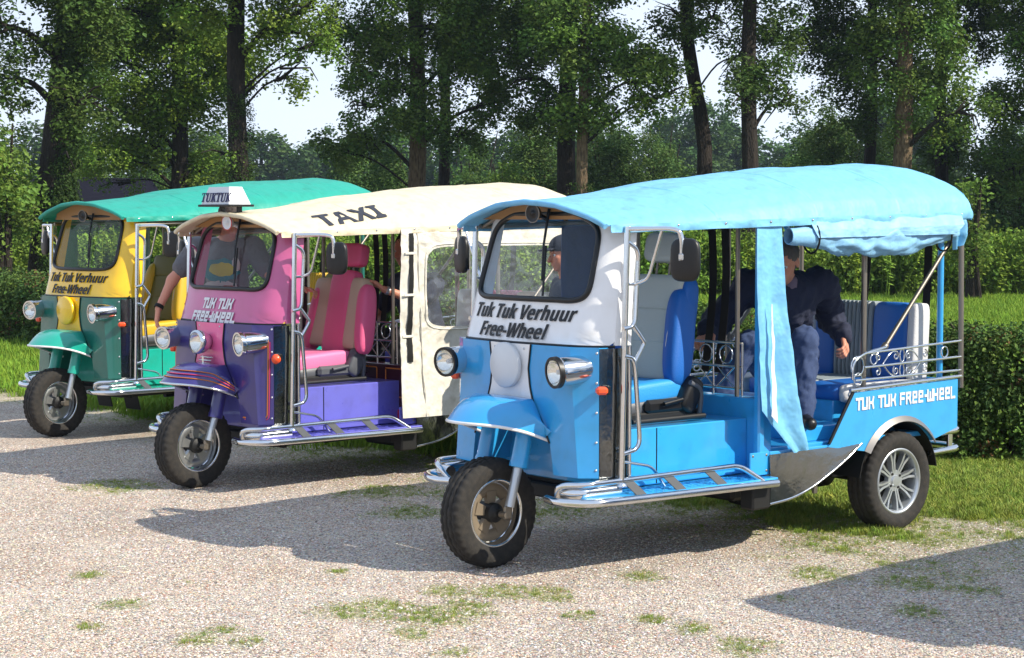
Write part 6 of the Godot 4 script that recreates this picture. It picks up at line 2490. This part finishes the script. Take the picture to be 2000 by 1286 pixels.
func make_people():
	for s in [["skin_light", Color(0.80, 0.55, 0.45)], ["skin_tan", Color(0.66, 0.42, 0.32)]]:
		var m := mat(s[0], s[1], 0.5)
		m.subsurf_scatter_enabled = true
		m.subsurf_scatter_strength = 0.15
	cloth("navy_cloth", Color(0.12, 0.145, 0.24))
	cloth("jeans", Color(0.21, 0.28, 0.43), 9.0)
	cloth("dark_trousers", Color(0.10, 0.10, 0.12))
	cloth("grey_shirt", Color(0.40, 0.40, 0.42))
	cloth("checked_shirt", Color(0.45, 0.40, 0.47), 14.0)
	cloth("blue_grey_cloth", Color(0.14, 0.18, 0.25))
	mat("shoe_black", Color(0.05, 0.05, 0.05), 0.4)
	mat("hair_grey", Color(0.36, 0.35, 0.34), 0.7)
	mat("hair_brown", Color(0.16, 0.11, 0.08), 0.7)
	mat("cap_navy", Color(0.07, 0.09, 0.15), 0.8)

	# man sitting in the back of the blue rickshaw; joints in vehicle axes
	var yaw := deg_to_rad(39)
	var root := Transform3D(Basis(Vector3.UP, yaw), Vector3(-0.12, 0, -9.40))
	var o := Vector3(2.1, 0.64, 0.2)
	var j := {"pelvis": Vector3(2.20, 0.94, 0.02), "chest": Vector3(2.07, 1.43, 0.16), "head": Vector3(1.905, 1.565, 0.29), "look": Vector3(-0.75, -0.42, 0.35), "up": Vector3(-0.35, 0.9, 0.25), "facing": Vector3(-0.56, 0, 0.83),
		"hipL": Vector3(2.29, 0.93, 0.09), "hipR": Vector3(2.12, 0.93, -0.03), "knL": Vector3(1.95, 1.13, 0.42), "knR": Vector3(1.77, 1.10, 0.16), "anL": Vector3(1.88, 0.735, 0.47), "anR": Vector3(1.60, 0.73, 0.02),
		"shL": Vector3(2.245, 1.43, 0.27), "shR": Vector3(1.90, 1.42, 0.03), "elL": Vector3(2.46, 1.23, 0.16), "elR": Vector3(1.74, 1.20, -0.08), "wrL": Vector3(2.37, 1.115, 0.34), "wrR": Vector3(1.60, 1.16, 0.0),
		"handL": [Vector3(-0.35, -0.55, 0.45), Vector3(-0.6, -0.5, -0.6), 1.0, 1.1], "handR": [Vector3(-0.8, -0.35, 0.2), Vector3(0.0, -1.0, 0.2), 1.0, 0.7]}
	for k in j:
		if j[k] is Vector3 and not k in ["look", "up", "facing"]:
			j[k] -= o
	var man := person("grey haired man in navy jacket and jeans sitting in the back of the blue rickshaw", root * o, yaw, j, {"skin": "skin_light", "top": "navy_cloth", "top_name": "jacket", "low": "jeans", "hair": "hair_grey", "sleeve": 1.0, "bulk": 0.028, "wrinkle": 0.03})
	var st := begin()
	var f: Vector3 = j.facing
	nets(st, [cap(j.chest + f * 0.135 + Vector3(0, 0.02, 0), j.pelvis + f * 0.17 + Vector3(0, 0.14, 0), 0.035, 0.07)], 0.012, 0.02, 0.01, 10.0)
	put("shirt", st, mats.checked_shirt, man)

	# passenger behind the pink rickshaw's driver seat, one arm laid over the backrest
	yaw = deg_to_rad(43.5)
	root = Transform3D(Basis(Vector3.UP, yaw), PINK_AT)
	o = Vector3(1.9, 0.56, 0.15)
	j = {"pelvis": Vector3(1.98, 0.92, 0.12), "chest": Vector3(1.86, 1.40, 0.14), "head": Vector3(1.76, 1.63, 0.14), "look": Vector3(-0.9, -0.15, 0.1), "facing": Vector3(-1, 0, 0),
		"hipL": Vector3(1.98, 0.92, 0.21), "hipR": Vector3(1.98, 0.92, 0.03), "knL": Vector3(1.60, 1.00, 0.24), "knR": Vector3(1.60, 1.00, -0.02), "anL": Vector3(1.62, 0.65, 0.24), "anR": Vector3(1.62, 0.65, -0.02),
		"shL": Vector3(1.85, 1.38, 0.33), "shR": Vector3(1.87, 1.38, -0.05), "elL": Vector3(1.66, 1.26, 0.42), "elR": Vector3(1.72, 1.14, -0.16), "wrL": Vector3(1.40, 1.36, 0.32), "wrR": Vector3(1.54, 1.05, 0.0),
		"handL": [Vector3(-0.62, 0.55, -0.35), Vector3(-0.5, -0.6, -0.3), -1.0, 0.7], "handR": [Vector3(-0.8, -0.3, 0.2), Vector3(0, -1, 0), 1.0, 0.6]}
	for k in j:
		if j[k] is Vector3 and not k in ["look", "up", "facing"]:
			j[k] -= o
	var rider := person("passenger in dark clothes behind the pink seat with an arm on its backrest", root * o, yaw, j, {"skin": "skin_light", "top": "navy_cloth", "top_name": "shirt", "low": "dark_trousers", "hair": "hair_brown", "sleeve": 0.0})
	st = begin()
	var wj: Vector3 = j.wrL + (j.elL - j.wrL).normalized() * 0.03
	var wl := (j.wrL - j.elL).normalized() as Vector3
	lathe(st, [Vector2(0.030, -0.012), Vector2(0.032, 0.0), Vector2(0.030, 0.012)], axis_frame(wj, wl), 18)
	put("watch", st, mats.dull_alloy, rider)

	# man in a grey printed shirt on the far step of the pink rickshaw
	var s_at := Vector3(-2.07, 0.414, -13.25)
	j = {"pelvis": Vector3(0.0, 0.80, -0.10), "chest": Vector3(0.0, 1.20, 0.06), "head": Vector3(0.05, 1.385, 0.16), "look": Vector3(0.5, -0.6, 0.7), "facing": Vector3(0.1, 0, 1),
		"hipL": Vector3(0.10, 0.78, -0.10), "hipR": Vector3(-0.10, 0.78, -0.10), "knL": Vector3(0.12, 0.42, 0.06), "knR": Vector3(-0.12, 0.42, 0.06), "anL": Vector3(0.12, 0.085, 0.0), "anR": Vector3(-0.12, 0.085, 0.0),
		"shL": Vector3(0.20, 1.185, 0.06), "shR": Vector3(-0.20, 1.185, 0.06), "elL": Vector3(0.36, 0.96, 0.20), "elR": Vector3(-0.37, 0.955, 0.14), "wrL": Vector3(0.57, 0.90, 0.28), "wrR": Vector3(-0.455, 0.75, 0.24),
		"handL": [Vector3(1.0, -0.1, 0.3), Vector3(0, -1, 0.2), -1.0, 0.9], "handR": [Vector3(-0.12, -1.0, 0.12), Vector3(0.9, -0.1, -0.3), -1.0, 0.5]}
	var tee := person("man in grey printed T-shirt leaning down behind the pink rickshaw's windscreen", s_at, 0.0, j, {"skin": "skin_light", "top": "grey_shirt", "top_name": "t_shirt", "low": "dark_trousers", "hair": "hair_brown", "sleeve": 0.0, "bulk": 0.018})
	st = begin()
	lathe(st, [Vector2(0.031, -0.014), Vector2(0.034, 0.0), Vector2(0.031, 0.014)], axis_frame(j.wrR + Vector3(0.005, 0.02, -0.005), (j.wrR - j.elR)), 18)
	put("bracelet", st, mats.webbing, tee)
	# the print on his chest: loose patches of colour
	for q in [["teal_print", Color(0.10, 0.45, 0.48), 0.0, 0.0, 0.15, 0.085, 0.0], ["yellow_print", Color(0.72, 0.70, 0.12), 0.02, 0.005, 0.095, 0.05, 0.003], ["white_print", Color(0.70, 0.70, 0.68), -0.01, -0.125, 0.13, 0.05, 0.0], ["red_print", Color(0.62, 0.08, 0.08), 0.05, -0.13, 0.05, 0.02, 0.003], ["red_print", Color(0.62, 0.08, 0.08), -0.09, -0.15, 0.03, 0.025, 0.003], ["white_print", Color(0.70, 0.70, 0.68), 0.12, 0.04, 0.03, 0.05, 0.001]]:
		st = begin()
		var rows := []
		for i in 5:
			var row := []
			for k in 25:
				var a := TAU * k / 24
				var rr := (i + 0.02) / 4.0 * (1.0 + 0.25 * lump_noise.get_noise_2d(cos(a) * 2.0 + q[2] * 30.0, sin(a) * 2.0))
				var x: float = q[2] + cos(a) * rr * q[4] - 0.02
				var y: float = 1.03 + q[3] + sin(a) * rr * q[5]
				var z: float = lerpf(0.085, 0.225, clampf((y - 0.80) / 0.36, 0.0, 1.0)) - 1.4 * x * x + q[6] + 0.038
				row.append(Vector3(x, y, z))
			rows.append(row)
		sheet(st, rows, 0.0, 1)
		if not mats.has(q[0]):
			mat(q[0], q[1], 0.8)
		put("shirt_print", st, mats[q[0]], tee)

	# someone in a dark cap standing beyond the blue rickshaw, seen through its screen
	yaw = deg_to_rad(39)
	root = Transform3D(Basis(Vector3.UP, yaw), Vector3(-0.12, 0, -9.40))
	var c_at := Vector3(0.385, 0.0, -12.75)
	c_at.y = 0.0
	j = {"pelvis": Vector3(0.0, 0.92, 0.0), "chest": Vector3(0.02, 1.34, 0.03), "head": Vector3(-0.03, 1.56, 0.05), "look": Vector3(-1.0, -0.15, 0.35), "facing": Vector3(-0.95, 0, 0.3),
		"hipL": Vector3(0.03, 0.90, 0.10), "hipR": Vector3(-0.03, 0.90, -0.09), "knL": Vector3(-0.02, 0.48, 0.12), "knR": Vector3(-0.05, 0.48, -0.09), "anL": Vector3(0.04, 0.10, 0.12), "anR": Vector3(0.0, 0.10, -0.09),
		"shL": Vector3(0.08, 1.32, 0.20), "shR": Vector3(-0.02, 1.32, -0.16), "elL": Vector3(0.06, 1.08, 0.26), "elR": Vector3(-0.08, 1.08, -0.22), "wrL": Vector3(-0.14, 0.95, 0.25), "wrR": Vector3(-0.28, 1.0, -0.14),
		"handL": [Vector3(-0.9, -0.4, 0.0), Vector3(0.2, -0.5, -1.0), 1.0, 0.6], "handR": [Vector3(-0.9, -0.4, 0.0), Vector3(0.2, -0.5, 1.0), -1.0, 0.6]}
	person("person in dark cap and jacket standing beyond the blue rickshaw's windscreen", c_at, 0.0, j, {"skin": "skin_tan", "top": "blue_grey_cloth", "top_name": "jacket", "low": "dark_trousers", "hair": "hair_brown", "sleeve": 1.0, "cap": "cap_navy"})
